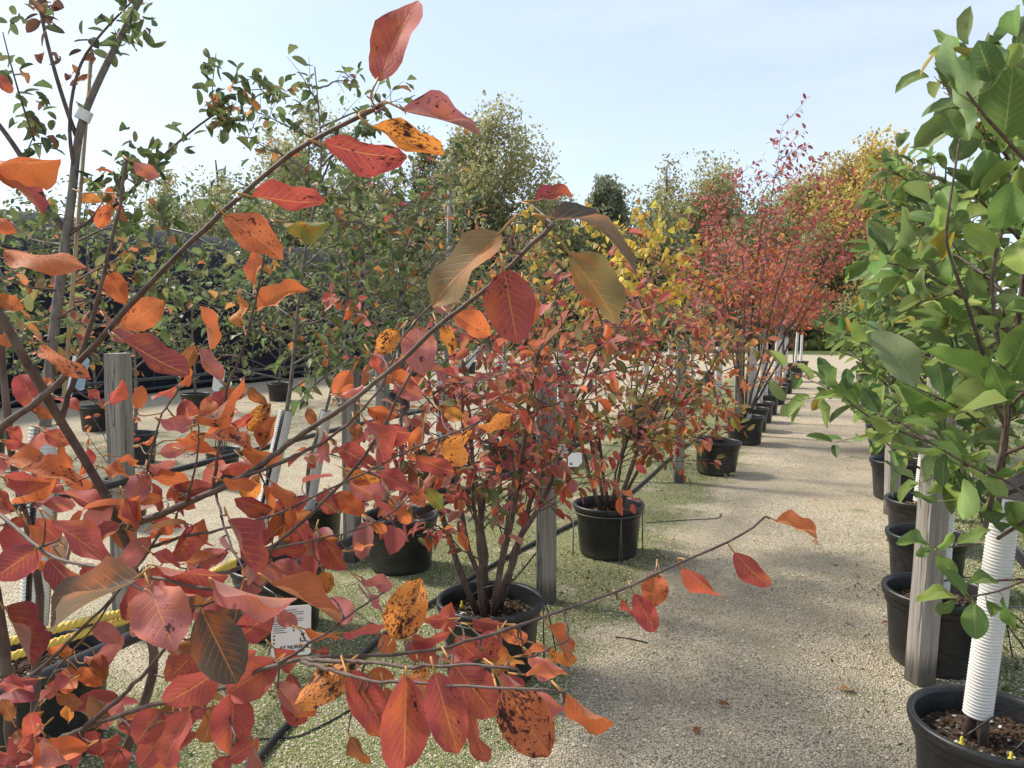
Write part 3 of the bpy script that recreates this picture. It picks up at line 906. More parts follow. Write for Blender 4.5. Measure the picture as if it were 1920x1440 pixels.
for i, (pl, lb) in enumerate([
        ([(1210, 980), (1290, 975), (1350, 972), (1352, 962)], 'thin black drip tube lying on the gravel right of the wired pot'),
        ([(1155, 1195), (1180, 1198), (1215, 1206)], 'short black tube end on the gravel of the path'),
        ([(480, 1385), (560, 1382), (640, 1340), (700, 1300)], 'thin black drip tube curling near the thick hose'),
        ([(650, 1135), (690, 1165), (730, 1180)], 'thin drip tube meeting the thick hose'),
        ([(880, 1130), (960, 1090), (1010, 1030)], 'thin black drip tube rising behind the red shrub'),
        ([(1270, 905), (1200, 905), (1130, 900)], 'thin dark tube on the gravel by the square post'),
        ([(1860, 1130), (1890, 1175), (1935, 1240)], 'slack black tube hanging over the weeds by the magnolias'),
        ([(1855, 1130), (1900, 1150), (1940, 1190)], 'upper slack black tube by the magnolias'),
        ([(1860, 1138), (1935, 1139)], 'level black tube over the weeds by the magnolias')]):
    q = []
    for (a, b_) in pl:
        z = 0.005
        ray = P(a, b_, 1.0) - np.array([0, 0, CAM_H])
        if i >= 6:
            p = P(a, b_, 2.9 + 0.004 * (a - 1855))
            q.append(p)
            continue
        tt = (z - CAM_H) / ray[2]
        q.append(np.array([0, 0, CAM_H]) + ray * tt)
    pipe_run('drip_tube', lb, q, 0.0032, n=24, sag=0.004, cat='tube', seed=20 + i, group='thin drip tubes')

# ------------------------------------------------------------------ pots, guards, plants
PR, PB, PH = 0.232, 0.188, 0.338


def pot_meshes(ribbed=False):
    w = MB()
    w.lathe([(0.0, 0.004), (PB - 0.01, 0.004), (PB, 0.012), (PB + 0.003, 0.03), (PR - 0.022, PH - 0.075), (PR - 0.020, PH - 0.07), (PR - 0.012, PH - 0.066), (PR - 0.010, PH - 0.03)], 48)
    rm = MB()
    rm.lathe([(PR - 0.0105, PH - 0.034), (PR - 0.002, PH - 0.033), (PR + 0.002, PH - 0.022), (PR + 0.004, PH - 0.006), (PR + 0.001, PH + 0.002), (PR - 0.008, PH + 0.004), (PR - 0.017, PH), (PR - 0.021, PH - 0.012), (PR - 0.026, PH - 0.09), (PR - 0.03, PH - 0.12)], 56)
    s = MB()
    r = np.random.default_rng(3)
    rr = np.linspace(0, PR - 0.0275, 9)
    ang = np.linspace(0, 2 * math.pi, 28, endpoint=False)
    vs = [(a * math.cos(t), a * math.sin(t), PH - 0.075 + 0.02 * (1 - a / PR) + r.normal(0, 0.004)) for a in rr for t in ang]
    F = [(i * 28 + j, i * 28 + (j + 1) % 28, (i + 1) * 28 + (j + 1) % 28, (i + 1) * 28 + j) for i in range(8) for j in range(28)]
    s.add(vs, np.array(F))
    for _ in range(240):
        a, t = (PR - 0.045) * math.sqrt(r.uniform()), r.uniform(0, 6.28)
        l, wd, th = r.uniform(0.004, 0.013), r.uniform(0.002, 0.005), 0.002
        o = np.array([a * math.cos(t), a * math.sin(t), PH - 0.068 + 0.02 * (1 - a / PR)])
        u = unit([r.normal(), r.normal(), r.normal() * 0.3]); v = unit(np.cross(u, [0.1, 0.2, 1]))
        q = np.cross(u, v)
        cs = [o + sx_ * u * l + sy_ * v * wd + sz_ * q * th for sz_ in (-1, 1) for sx_, sy_ in ((-1, -1), (1, -1), (1, 1), (-1, 1))]
        s.add(cs, np.array([(0, 3, 2, 1), (4, 5, 6, 7), (0, 1, 5, 4), (1, 2, 6, 5), (2, 3, 7, 6), (3, 0, 4, 7)]), 1 if r.uniform() < 0.93 else 2)
    return w.mesh('pot', M['pot']), rm.mesh('rim', M['pot']), s.mesh('soil', [M['soil'], M['chip'], M['guard']], smooth=False)


POT_ME = pot_meshes()


def add_pot(t, scale=(1, 1, 1), mat=None, tilt=(0, 0), rot=0.0):
    p = obj('pot', POT_ME[0], t)
    p.scale = scale
    p.rotation_euler = (tilt[0], tilt[1], rot)
    obj('rim', POT_ME[1], p)
    obj('soil', POT_ME[2], p)
    return p


def add_guard(t, a, b_, r=0.034, pitch=0.0105, segs=22, slit=0.35, face=0.0, name='tree_guard'):
    """corrugated white spiral guard from a (bottom) to b (top), world points"""
    a, b_ = np.asarray(a, float), np.asarray(b_, float)
    L = np.linalg.norm(b_ - a)
    n = max(4, int(L / pitch))
    prof = []
    for i in range(n):
        z = i * L / n
        prof += [(r, z), (r * 1.09, z + L / n * 0.3), (r * 1.09, z + L / n * 0.55), (r, z + L / n * 0.85)]
    prof.append((r, L))
    mb = MB()
    mb.lathe(prof, segs, 0, (0, 0), (face + slit / 2, face + 2 * math.pi - slit / 2))
    q = Vector((b_ - a).tolist()).to_track_quat('Z', 'Y').to_matrix()
    mb.v[-1] = mb.v[-1] @ np.array(q).T + a
    return obj(name, mb.mesh(name, M['guard'], t.location), t)


def path_curve(r, p0, p1, n, sag, wob):
    p0, p1 = np.asarray(p0, float), np.asarray(p1, float)
    s = np.linspace(0, 1, n)[:, None]
    L = np.linalg.norm(p1 - p0)
    q = p0 * (1 - s) + p1 * s
    q[:, 2] += sag * L * np.sin(math.pi * s[:, 0])
    w = np.cumsum(r.normal(0, wob * L / n, (n, 3)), axis=0)
    w -= s * w[-1]
    return q + w


def leaves_on(r, pts, spacing, out):
    """anchor points and tangents along a twig"""
    pts = np.asarray(pts)
    seg = np.concatenate([[0], np.cumsum(np.linalg.norm(np.diff(pts, axis=0), axis=1))])
    s = np.arange(spacing * 0.6, seg[-1], spacing) + r.uniform(-0.3, 0.3) * spacing
    s = np.clip(np.append(s, seg[-1]), 0, seg[-1])
    q = np.stack([np.interp(s, seg, pts[:, i]) for i in range(3)], -1)
    tg = np.gradient(pts, axis=0)
    t = np.stack([np.interp(s, seg, tg[:, i]) for i in range(3)], -1)
    t /= np.linalg.norm(t, axis=1)[:, None] + 1e-9
    out.append((q, t))


def finish_leaves(r, t, anchors, llen, wfrac, pal, n_obj, meshes, mat_key, droop, tpl='fine', petiole=0.012, drop=0.0, faceout=0.5, stuff=True):
    if not anchors: return
    A = np.concatenate([a for a, _ in anchors]); T = np.concatenate([b_ for _, b_ in anchors])
    keep = r.uniform(0, 1, len(A)) > drop
    A, T = A[keep], T[keep]
    n = len(A)
    side = r.normal(0, 1, (n, 3))
    side -= (side * T).sum(1)[:, None] * T
    side /= np.linalg.norm(side, axis=1)[:, None] + 1e-9
    Yd = T * r.uniform(0.15, 0.8, (n, 1)) + side * r.uniform(0.5, 1.0, (n, 1))
    Yd[:, 2] -= droop * r.uniform(0.3, 1.6, n)
    Yd /= np.linalg.norm(Yd, axis=1)[:, None]
    Nn = r.normal(0, 0.55, (n, 3)); Nn[:, 2] += 1.0
    B = A + Yd * petiole
    L = r.uniform(llen[0], llen[1], n) * r.choice([0.7, 0.9, 1.0, 1.0, 1.1], n)
    W = L * r.uniform(wfrac[0], wfrac[1], n)
    cols = [pal(r, B[i]) for i in range(n)]
    C = np.array([c[:3] for c in cols]); sp = [c[3] if len(c) > 3 else 0.0 for c in cols]
    Rm = CAM_M[:3, :3]
    cc = (B - CAM_M[:3, 3]) @ Rm
    d = -cc[:, 2]
    vis = (np.abs(cc[:, 0] / np.maximum(d, 1e-3)) < 0.72) & (np.abs(cc[:, 1] / np.maximum(d, 1e-3)) < 0.55) & (d > 0.2)
    order = np.argsort(np.where(vis, d - r.uniform(0, 0.25, n), 1e6))
    chosen = [i for i in order[:n_obj] if vis[i]]
    for i in chosen:
        leaf_obj(t, meshes[r.integers(len(meshes))], B[i], Yd[i], Nn[i], L[i], W[i], C[i], sp[i])
    rest = np.setdiff1d(np.arange(n), np.array(chosen, dtype=int))
    if len(rest):
        mb = MB()
        far_ = np.linalg.norm(np.asarray(t.location)[:2]) > 7.0 and tpl == 'fine'
        add_leaves(mb, B[rest], Yd[rest], Nn[rest], L[rest], W[rest], C[rest], 'leaf' if far_ else tpl)
        o = obj('foliage' if stuff else 'crown', mb.mesh('foliage', M['foliage'], t.location, smooth=False, attrs=True), t)
        if stuff: o['kind'] = 'stuff'


def vase_shrub(t, r, soil, n_stems, H, spread, n_twigs, twig_len, spacing, bark, anchors, r0=0.013, lean=(0, 0), low=0.3, az0=0.0):
    """multi-stemmed shrub, each stem with its twigs is one part"""
    soil = np.asarray(soil)
    for k in range(n_stems):
        az = az0 + k * 2 * math.pi / n_stems + r.uniform(-0.3, 0.3)
        sp, hh = spread * r.uniform(0.35, 1.0), H * r.uniform(0.72, 1.0)
        p0 = soil + np.array([math.cos(az), math.sin(az), 0]) * r.uniform(0.02, 0.06)
        p1 = soil + np.array([math.cos(az) * sp + lean[0], math.sin(az) * sp + lean[1], hh])
        st = path_curve(r, p0, p1, 14, 0.05, 0.09)
        mb = MB()
        mb.tube(st, np.linspace(r0 * r.uniform(0.75, 1.1), 0.0022, 14), 7)
        leaves_on(r, st[9:], spacing, anchors)
        for j in range(n_twigs):
            s = r.uniform(low, 0.97)
            i0 = s * 13
            a = st[int(i0)] * (1 - i0 % 1) + st[min(13, int(i0) + 1)] * (i0 % 1)
            a2 = az + r.normal(0, 1.1)
            Lt = twig_len * r.uniform(0.5, 1.15) * (1.15 - 0.45 * s)
            dv = np.array([math.cos(a2), math.sin(a2), r.uniform(0.05, 1.0)])
            tw = path_curve(r, a, a + unit(dv) * Lt, 8, 0.06, 0.16)
            mb.tube(tw, np.linspace(0.0036, 0.0011, 8), 5)
            leaves_on(r, tw[1:], spacing, anchors)
            if Lt > 0.22:
                for _ in range(2):
                    b0 = tw[r.integers(3, 7)]
                    dv2 = unit(unit(dv) + r.normal(0, 0.7, 3))
                    tw2 = path_curve(r, b0, b0 + dv2 * Lt * 0.45, 5, 0.05, 0.15)
                    mb.tube(tw2, np.linspace(0.002, 0.0009, 5), 4)
                    leaves_on(r, tw2[1:], spacing, anchors)
        obj('stem', mb.mesh('stem', M[bark], t.location), t)


def upright_tree(t, r, soil, H, spread, nb, twigs, spacing, bark, anchors, r0=0.014, first=0.32, rise=0.9, trunk=None, rt=0.003, twl=0.45):
    """single trunk with ascending branches"""
    soil = np.asarray(soil)
    tr = trunk if trunk is not None else path_curve(r, soil, soil + np.array([r.normal(0, 0.05), r.normal(0, 0.05), H]), 16, 0.0, 0.03)
    tr = np.asarray(tr)
    n = len(tr)
    mb = MB(); mb.tube(tr, np.linspace(r0, rt, n), 8)
    obj('trunk', mb.mesh('trunk', M[bark], t.location), t)
    leaves_on(r, tr[int(n * 0.8):], spacing, anchors)
    az = r.uniform(0, 6.28)
    for k in range(nb):
        s = first + (0.97 - first) * (k + r.uniform(0, 0.8)) / nb
        i0 = s * (n - 1)
        a = tr[int(i0)] * (1 - i0 % 1) + tr[min(n - 1, int(i0) + 1)] * (i0 % 1)
        az += 2.4 + r.uniform(-0.4, 0.4)
        L = spread * (1.2 - 0.6 * s) * r.uniform(0.65, 1.15)
        dv = unit([math.cos(az), math.sin(az), rise * r.uniform(0.6, 1.4)])
        br = path_curve(r, a, a + dv * L, 9, 0.03, 0.10)
        mb = MB(); mb.tube(br, np.linspace(max(0.0035, r0 * 0.42), 0.0014, 9), 6)
        leaves_on(r, br[3:], spacing, anchors)
        for j in range(twigs):
            b0 = br[r.integers(2, 8)]
            dv2 = unit(dv + r.normal(0, 0.65, 3) + [0, 0, 0.25])
            tw = path_curve(r, b0, b0 + dv2 * L * twl * r.uniform(0.5, 1.1), 6, 0.04, 0.12)
            mb.tube(tw, np.linspace(0.0022, 0.001, 6), 4)
            leaves_on(r, tw[1:], spacing, anchors)
        obj('branch', mb.mesh('branch', M[bark], t.location), t)
    return tr


def pick(r, table):
    x = r.uniform() * sum(w for _, w in table)
    for c, w in table:
        x -= w
        if x <= 0: return c
    return table[-1][0]


G1, G2, G3 = (0.080, 0.118, 0.038), (0.14, 0.175, 0.055), (0.048, 0.078, 0.036)


def pal_red(r, p):
    c = pick(r, [('R', 5), ('D', 0.8), ('P', 2.8), ('O', 2.6), ('B', 0.8)])
    if r.uniform() < 0.18: return (*jitter((0.15, 0.16, 0.055), r), 0.25)
    return (*jitter(PAL[c], r), r.uniform(0.0, 0.5))


def pal_mixed(r, p):
    hi = p[2] > 1.15 + r.normal(0, 0.2)
    if r.uniform() < (0.55 if hi else 0.3): return (*jitter((0.20, 0.20, 0.07) if r.uniform() < 0.7 else (0.36, 0.29, 0.07), r), 0.2)
    c = pick(r, [('R', 3), ('T', 2.6), ('O', 2.2), ('B', 0.7), ('P', 2.0), ('Y', 1.0)])
    return (*jitter(PAL[c], r), r.uniform(0.0, 0.5))


def pal_tall(r, p):
    if p[2] > 2.2: c = pick(r, [('P', 3), ('R', 3), ('D', 1), ('B', 1), ('T', 0.5)])
    else: c = pick(r, [('R', 3.2), ('O', 2.6), ('P', 2), ('B', 1.4), ('T', 1.2)])
    return (*jitter(PAL[c], r), 0.2)


def pal_orange(r, p):
    return (*jitter(PAL[pick(r, [('Y', 2), ('O', 3), ('B', 2), ('R', 1)])], r), 0.3)


def pal_crab(r, p):
    if r.uniform() < 0.10: return (*jitter(PAL[pick(r, [('O', 1), ('Y', 1), ('B', 2), ('T', 2)])], r), 0.3)
    return (*jitter(G1 if r.uniform() < 0.55 else (G2 if r.uniform() < 0.6 else G3), r, 0.25), 0)


def pal_mag(r, p):
    x = r.uniform()
    if x < 0.04: return (*jitter((0.34, 0.25, 0.035), r), 0)
    if x < 0.32: return (*jitter((0.26, 0.35, 0.085), r), 0)
    return (*jitter((0.135, 0.215, 0.055) if x < 0.75 else (0.085, 0.150, 0.050), r, 0.25), 0)


def pal_yellow(r, p):
    return (*jitter((0.62, 0.44, 0.07) if r.uniform() < 0.65 else ((0.42, 0.40, 0.09) if r.uniform() < 0.7 else (0.5, 0.28, 0.06)), r), 0)


def pal_green(r, p):
    return (*jitter(G2 if r.uniform() < 0.5 else G1, r, 0.3), 0)

def to_mesh(o):
    bpy.context.view_layer.update()
    me = bpy.data.meshes.new_from_object(o.evaluated_get(bpy.context.evaluated_depsgraph_get()))
    cu = o.data
    n = bpy.data.objects.new('lettering', me); col.objects.link(n)
    n.parent = o.parent; n.matrix_basis = o.matrix_basis.copy()
    if not me.materials: me.materials.append(M['ink'])
    bpy.data.objects.remove(o); bpy.data.curves.remove(cu)
    return n


# ------------------------------------------------------------------ foreground red shrub (potted, pot below the picture)
FL = [  # leaf base x,y  tip x,y  apparent width (photo pixels), colour, spots
    (607,272,762,300,62,'R',.6),(473,370,607,388,45,'R',.3),(422,403,532,482,65,'O',.45),(533,417,617,422,32,'G',.1),(-40,300,113,305,40,'O',.3),
    (-20,315,82,397,40,'R',.3),(-40,400,33,432,30,'O',.2),(7,467,160,488,42,'O',.5),(250,305,300,330,25,'P',.1),(208,383,185,428,28,'O',.5),
    (155,365,190,378,20,'Y',.3),(-8,142,20,173,22,'R',.1),(708,150,780,-6,75,'R',.4),(753,205,902,248,40,'P',.4),(700,240,830,300,45,'Y',.75),
    (1003,377,1075,360,26,'D',.5),(938,437,800,570,75,'T',0),(1068,478,1162,600,75,'T',0),(945,507,970,643,97,'R',.55),(985,540,1000,610,40,'O',.3),
    (850,590,925,625,45,'O',.35),(783,612,790,700,68,'P',.2),(748,620,705,662,42,'Y',.95),(823,613,850,665,25,'Y',.7),(695,668,718,703,20,'R',.4),
    (722,712,783,713,30,'O',.1),(740,715,790,745,40,'P',.3),(683,787,745,875,30,'R',.2),(700,795,780,820,40,'R',.2),(635,840,708,877,45,'R',.2),
    (640,745,662,720,20,'O',.2),(833,770,870,785,28,'Y',.6),(895,800,958,777,24,'Y',.8),(827,840,893,805,28,'Y',.8),(830,835,880,868,45,'Y',.6),
    (780,857,850,893,35,'R',.4),(722,838,745,825,22,'O',.2),(790,800,770,850,30,'O',.3),(710,885,780,918,35,'R',.2),(768,910,795,950,30,'O',.7),
    (645,880,712,905,30,'Y',.5),(655,905,700,928,40,'P',.1),(630,925,685,965,40,'O',.2),(733,930,755,965,30,'O',.2),(800,915,830,955,28,'G',.2),
    (690,765,745,780,30,'O',.6),(665,795,672,825,25,'B',.2),(205,515,235,570,42,'O',.4),(230,612,307,565,60,'O',.55),(205,597,262,637,30,'P',.1),
    (230,640,347,708,52,'D',.1),(80,643,175,702,30,'O',.75),(-10,555,42,580,30,'O',.2),(-5,630,25,650,20,'O',.2),(68,772,38,697,50,'R',.1),
    (75,720,97,715,20,'O',.1),(103,745,150,762,14,'R',.1),(70,768,97,783,22,'O',.1),(193,760,168,727,12,'R',0),(203,755,232,713,24,'R',0),
    (337,725,362,693,18,'O',.1),(345,690,365,648,30,'B',.4),(415,713,367,655,32,'P',.3),(395,657,377,573,20,'O',.1),(457,613,443,538,26,'Y',.9),
    (482,583,573,535,32,'O',.1),(478,535,485,470,25,'O',.3),(375,778,432,745,45,'R',.15),(370,795,470,733,30,'O',.6),(337,785,373,793,22,'R',.2),
    (465,807,508,757,38,'Y',.9),(490,840,518,780,34,'O',.75),(378,815,427,797,18,'O',.3),(387,820,472,835,22,'O',.7),(345,845,417,855,22,'O',.3),
    (408,872,490,862,24,'R',.2),(300,850,350,838,30,'P',0),(272,875,328,873,25,'P',0),(270,882,252,940,45,'P',0),(275,895,353,905,28,'O',.2),
    (193,878,255,895,20,'O',.4),(217,857,258,868,10,'O',.1),(13,862,105,880,40,'O',.7),(40,880,155,910,42,'O',.8),(35,842,92,803,18,'P',.1),
    (85,812,132,832,35,'R',.2),(27,945,107,900,26,'O',.2),(80,945,140,950,30,'P',.2),(117,920,190,945,26,'R',.2),(187,960,243,938,30,'O',.2),
    (267,832,293,820,8,'O',.3),(350,925,402,915,40,'D',.1),(450,910,490,935,45,'Y',.5),(510,905,577,955,30,'O',.5),(510,960,545,940,25,'R',.2),
    (595,938,640,950,35,'R',.2),(10,800,43,823,20,'R',.1),(8,830,50,830,22,'R',.1),
    (67,1030,-20,1090,65,'D',.1),(100,975,217,1063,50,'R',.1),(58,1052,95,1062,15,'O',.1),(92,1048,160,1123,50,'D',.1),(257,1083,88,1177,42,'U',0),
    (222,1063,283,1015,38,'P',.1),(313,1050,383,975,42,'R',.1),(285,980,340,990,25,'R',.1),(155,1065,197,1095,35,'R',.1),(255,1090,238,1165,45,'D',.1),
    (280,1100,325,1215,105,'P',.25),(293,1063,427,1083,38,'R',.1),(367,1055,428,1035,40,'P',.3),(277,1110,415,1113,28,'P',0),(380,1148,445,1283,98,'U',.1),
    (450,1118,435,1185,60,'U',.1),(400,1090,550,1140,38,'P',0),(487,1060,563,1097,32,'P',.1),(430,975,483,1095,45,'D',.2),(510,1093,645,1170,45,'O',0),
    (513,1055,575,1090,40,'P',.2),(450,1195,512,1145,60,'R',.2),(365,1225,303,1285,65,'R',.1),(410,1260,305,1325,70,'R',.1),(520,1240,420,1305,80,'R',.2),
    (440,1300,430,1415,80,'R',.1),(398,1325,385,1405,45,'B',.2),(300,1330,255,1395,65,'R',.1),(355,1335,300,1440,55,'R',.1),(310,1370,255,1445,50,'R',.1),
    (5,1140,68,1245,45,'D',.2),(185,1365,232,1320,25,'P',.1),(128,1250,125,1303,36,'O',.1),(125,1305,135,1357,28,'Y',0),(160,1243,230,1208,35,'P',0),
    (175,1170,225,1205,35,'P',.1),(145,1255,190,1285,30,'O',.1),(180,1235,198,1275,33,'B',.1),(90,1215,137,1225,20,'O',.1),(35,1388,100,1400,32,'R',.1),
    (-10,1410,68,1425,32,'R',.1),(165,1400,45,1440,60,'O',.1),(175,1393,213,1390,36,'R',.3),(230,1400,205,1445,50,'R',.1),(410,1420,425,1450,35,'R',.1),
    (513,1215,555,1250,40,'R',.3),(653,1247,545,1320,62,'Y',1.0),(515,1280,567,1340,45,'P',.1),(590,998,572,1048,30,'P',.1),(605,1008,648,1070,40,'R',.1),
    (505,1005,530,960,30,'O',.1),(545,1020,570,985,40,'O',.6),(605,1073,615,1113,35,'Y',.6),(520,1155,557,1170,30,'P',.1),(572,1180,640,1190,18,'O',0),
    (587,1217,620,1225,12,'D',0),(697,980,727,1000,22,'O',.1),(745,958,772,983,25,'O',.1),(662,1032,700,1018,10,'O',.3),(737,1197,790,1085,80,'Y',.95),
    (770,1200,845,1197,30,'R',.1),(677,1083,737,1103,22,'P',.1),(687,1117,717,1150,18,'P',.1),(640,1187,723,1163,18,'R',.1),(715,1190,735,1225,35,'O',.1),
    (765,1205,790,1240,30,'R',.3),(783,1205,820,1247,30,'R',.1),(855,1195,900,1242,45,'R',.6),(935,1185,895,1232,48,'R',.8),(978,1208,970,1180,32,'O',.7),
    (1027,1175,1070,1240,22,'O',.2),(1028,1215,1083,1237,22,'Y',.6),(983,1227,1023,1210,14,'O',.4),(983,1265,1068,1260,22,'O',.3),(930,1245,985,1245,20,'Y',.7),
    (940,1210,968,1250,20,'O',.3),(850,1245,930,1345,85,'R',.4),(937,1260,1057,1333,40,'P',.2),(945,1290,1030,1420,100,'O',.85),(815,1262,860,1418,80,'R',.4),
    (762,1270,757,1445,95,'R',.35),(655,1258,720,1368,70,'R',.3),(683,1355,725,1380,25,'O',.3),(722,1290,735,1330,24,'B',.2),(880,1335,910,1435,36,'R',.2),
    (1060,1300,1152,1362,28,'O',.2),(657,1382,690,1440,30,'B',.4),(785,1245,795,1275,35,'Y',.9),(693,1260,740,1275,30,'O',.2),
    (1230,1075,1225,1138,52,'O',.6),(1190,1115,1230,1185,45,'R',.4),(1165,1125,1195,1155,15,'R',.1),(1455,977,1538,1003,24,'O',.1),(1377,1037,1443,1103,42,'R',.2),
    (1281,1065,1355,1132,36,'R',.3),
]
BR = [  # photo x, y, depth; radii in mm
    ([(52,1860,1.36),(25,1400,1.33),(15,1280,1.30),(0,1150,1.27),(-30,1000,1.22),(-60,850,1.15),(0,803,1.10),(80,747,1.05),(187,640,1.0),(240,573,.97),(333,478,.92),(430,387,.86),(547,283,.8),(640,233,.75),(705,203,.72)], 15, 2.4),
    ([(70,1860,1.40),(62,1400,1.42),(70,1230,1.42),(78,1120,1.40),(62,1010,1.38),(25,900,1.35),(5,700,1.30),(-10,500,1.27),(-40,300,1.25)], 12, 5),
    ([(90,1860,1.38),(200,1500,1.30),(300,1240,1.25),(240,1030,1.2),(207,937,1.17),(150,850,1.13),(80,733,1.07),(0,590,1.0),(-60,480,.95)], 10, 6),
    ([(230,990,1.19),(313,960,1.10),(397,923,1.05),(457,893,1.02),(520,850,.98),(583,803,.95),(640,768,.92),(750,680,.85),(813,617,.8),(903,550,.75),(950,507,.72),(1000,457,.68),(1037,420,.65)], 6, 2.2),
    ([(430,905,1.03),(520,870,.98),(600,835,.95),(650,800,.93),(720,725,.90),(745,640,.88),(820,560,.85)], 3, 1.2),
    ([(-35,960,1.2),(0,963,.92),(40,1000,.88),(73,1030,.85),(110,1050,.82),(217,1073,.76),(287,1083,.72),(333,1093,.70),(400,1105,.68)], 4, 1.6),
    ([(40,1480,1.34),(100,1390,1.15),(167,1363,1.08),(220,1343,1.03),(297,1317,.95),(417,1293,.85),(470,1265,.80),(523,1243,.78),(567,1237,.78),(640,1233,.78),(723,1227,.78),(790,1225,.78),(840,1213,.79),(947,1182,.8),(1057,1145,.82),(1160,1110,.84),(1240,1073,.86),(1300,1042,.88),(1390,1007,.9),(1433,970,.91)], 5.5, 1.4),
    ([(160,1363,1.08),(233,1303,1.02),(307,1223,.95),(330,1180,.9),(360,1120,.85),(372,1060,.83)], 4, 1.6),
    ([(18,1300,1.30),(100,1233,1.25),(157,1173,1.20),(205,1130,1.15),(260,1060,1.10),(300,1000,1.05)], 4, 1.8),
    ([(64,1340,1.41),(100,1260,1.30),(165,1190,1.22),(215,1120,1.15)], 3, 1.4),
    ([(567,1237,.78),(640,1240,.72),(683,1240,.68),(753,1250,.64),(827,1250,.61),(850,1243,.60),(970,1255,.58)], 2.6, 1.2),
    ([(567,1240,.78),(640,1262,.68),(700,1277,.64),(807,1282,.60),(930,1290,.57),(1020,1290,.56),(1058,1299,.56)], 2.4, 1.0),
    ([(400,922,1.05),(423,730,1.0),(460,647,.97),(483,547,.93),(497,480,.90),(500,420,.88)], 2.6, 1.2),
    ([(112,797,1.10),(143,693,1.09),(160,640,1.08),(187,547,1.05),(203,477,1.02),(227,377,1.0),(237,300,.98)], 4.5, 2.0),
    ([(276,880,1.05),(300,780,.99),(337,727,.95)], 1.8, 1.0),
    ([(350,943,1.07),(365,880,1.03),(375,830,1.0),(370,790,.98)], 2.0, 1.0),
    ([(240,1040,1.20),(330,1010,1.12),(430,990,1.06),(520,965,1.02),(600,925,.97),(640,905,.95),(700,880,.92),(767,843,.88),(830,820,.85),(900,790,.83)], 3, 1.0),
    ([(258,1080,1.22),(430,1075,1.08),(495,1040,1.03),(570,975,1.0),(625,925,.97),(690,850,.95),(740,760,.93),(775,690,.92)], 4.5, 1.8),
    ([(405,925,1.05),(430,1020,.98),(467,1090,.92),(530,1120,.88)], 1.8, 1.0),
    ([(217,1073,.76),(300,1130,.72),(375,1140,.69),(430,1115,.68)], 2.0, 1.0),
    ([(417,1293,.85),(430,1330,.80),(440,1390,.76)], 2.0, 1.0),
    ([(220,1343,1.03),(270,1380,.95),(300,1340,.90)], 2.0, 1.0),
    ([(1057,1145,.82),(1070,1200,.80),(1010,1225,.78)], 1.4, 0.8),
    ([(490,1035,1.03),(600,1010,.98),(700,985,.95),(745,955,.93)], 1.8, 0.9),
    ([(523,1243,.78),(600,1195,.80),(660,1150,.82),(720,1110,.84)], 1.8, 0.9),
]
FORE_LOC = (-1.35, 0.90, 0.0)
fs = thing('potted_serviceberry', 'foreground serviceberry shrub with big spotted red and orange leaves filling the left side', 'shrub', FORE_LOC)
add_pot(fs)
rf = np.random.default_rng(11)


def smooth_path(pts, n):
    pts = np.asarray(pts, float)
    seg = np.concatenate([[0], np.cumsum(np.linalg.norm(np.diff(pts, axis=0), axis=1))])
    s = np.linspace(0, seg[-1], n)
    q = np.stack([np.interp(s, seg, pts[:, i]) for i in range(pts.shape[1])], -1)
    for _ in range(2):
        q[1:-1] = (q[:-2] + 2 * q[1:-1] + q[2:]) / 4
    return q


BPTS, BPIX = [], []
for (pl, r0, r1) in BR:
    w = np.array([P(*p) for p in pl])
    n = max(10, int(len(pl) * 4))
    q = smooth_path(w, n)
    kn = rf.normal(0, 0.0006, q.shape); kn[0] = kn[-1] = 0
    q = q + kn
    rad = (r1 + (r0 - r1) * (1 - np.linspace(0, 1, n)) ** 1.7) * 0.001 * (1 + 0.12 * (np.arange(n) % 5 == 0))
    mb = MB(); mb.tube(q, rad, 8)
    obj('branch', mb.mesh('branch', M['bark'], FORE_LOC), fs)
    BPTS.append(q)
BALL = np.concatenate(BPTS)
BPX = np.array([pix(p) for p in BALL])
bud = MB(); tipv = P(705, 203, .72)
bud.tube([tipv, P(712, 199, .717), P(722, 194, .714)], [0.0022, 0.0034, 0.0006], 7)
obj('bud', bud.mesh('bud', M['bark'], FORE_LOC), fs)
VIEW = -CAM_M[:3, 2]
pet = MB(); twg = MB()


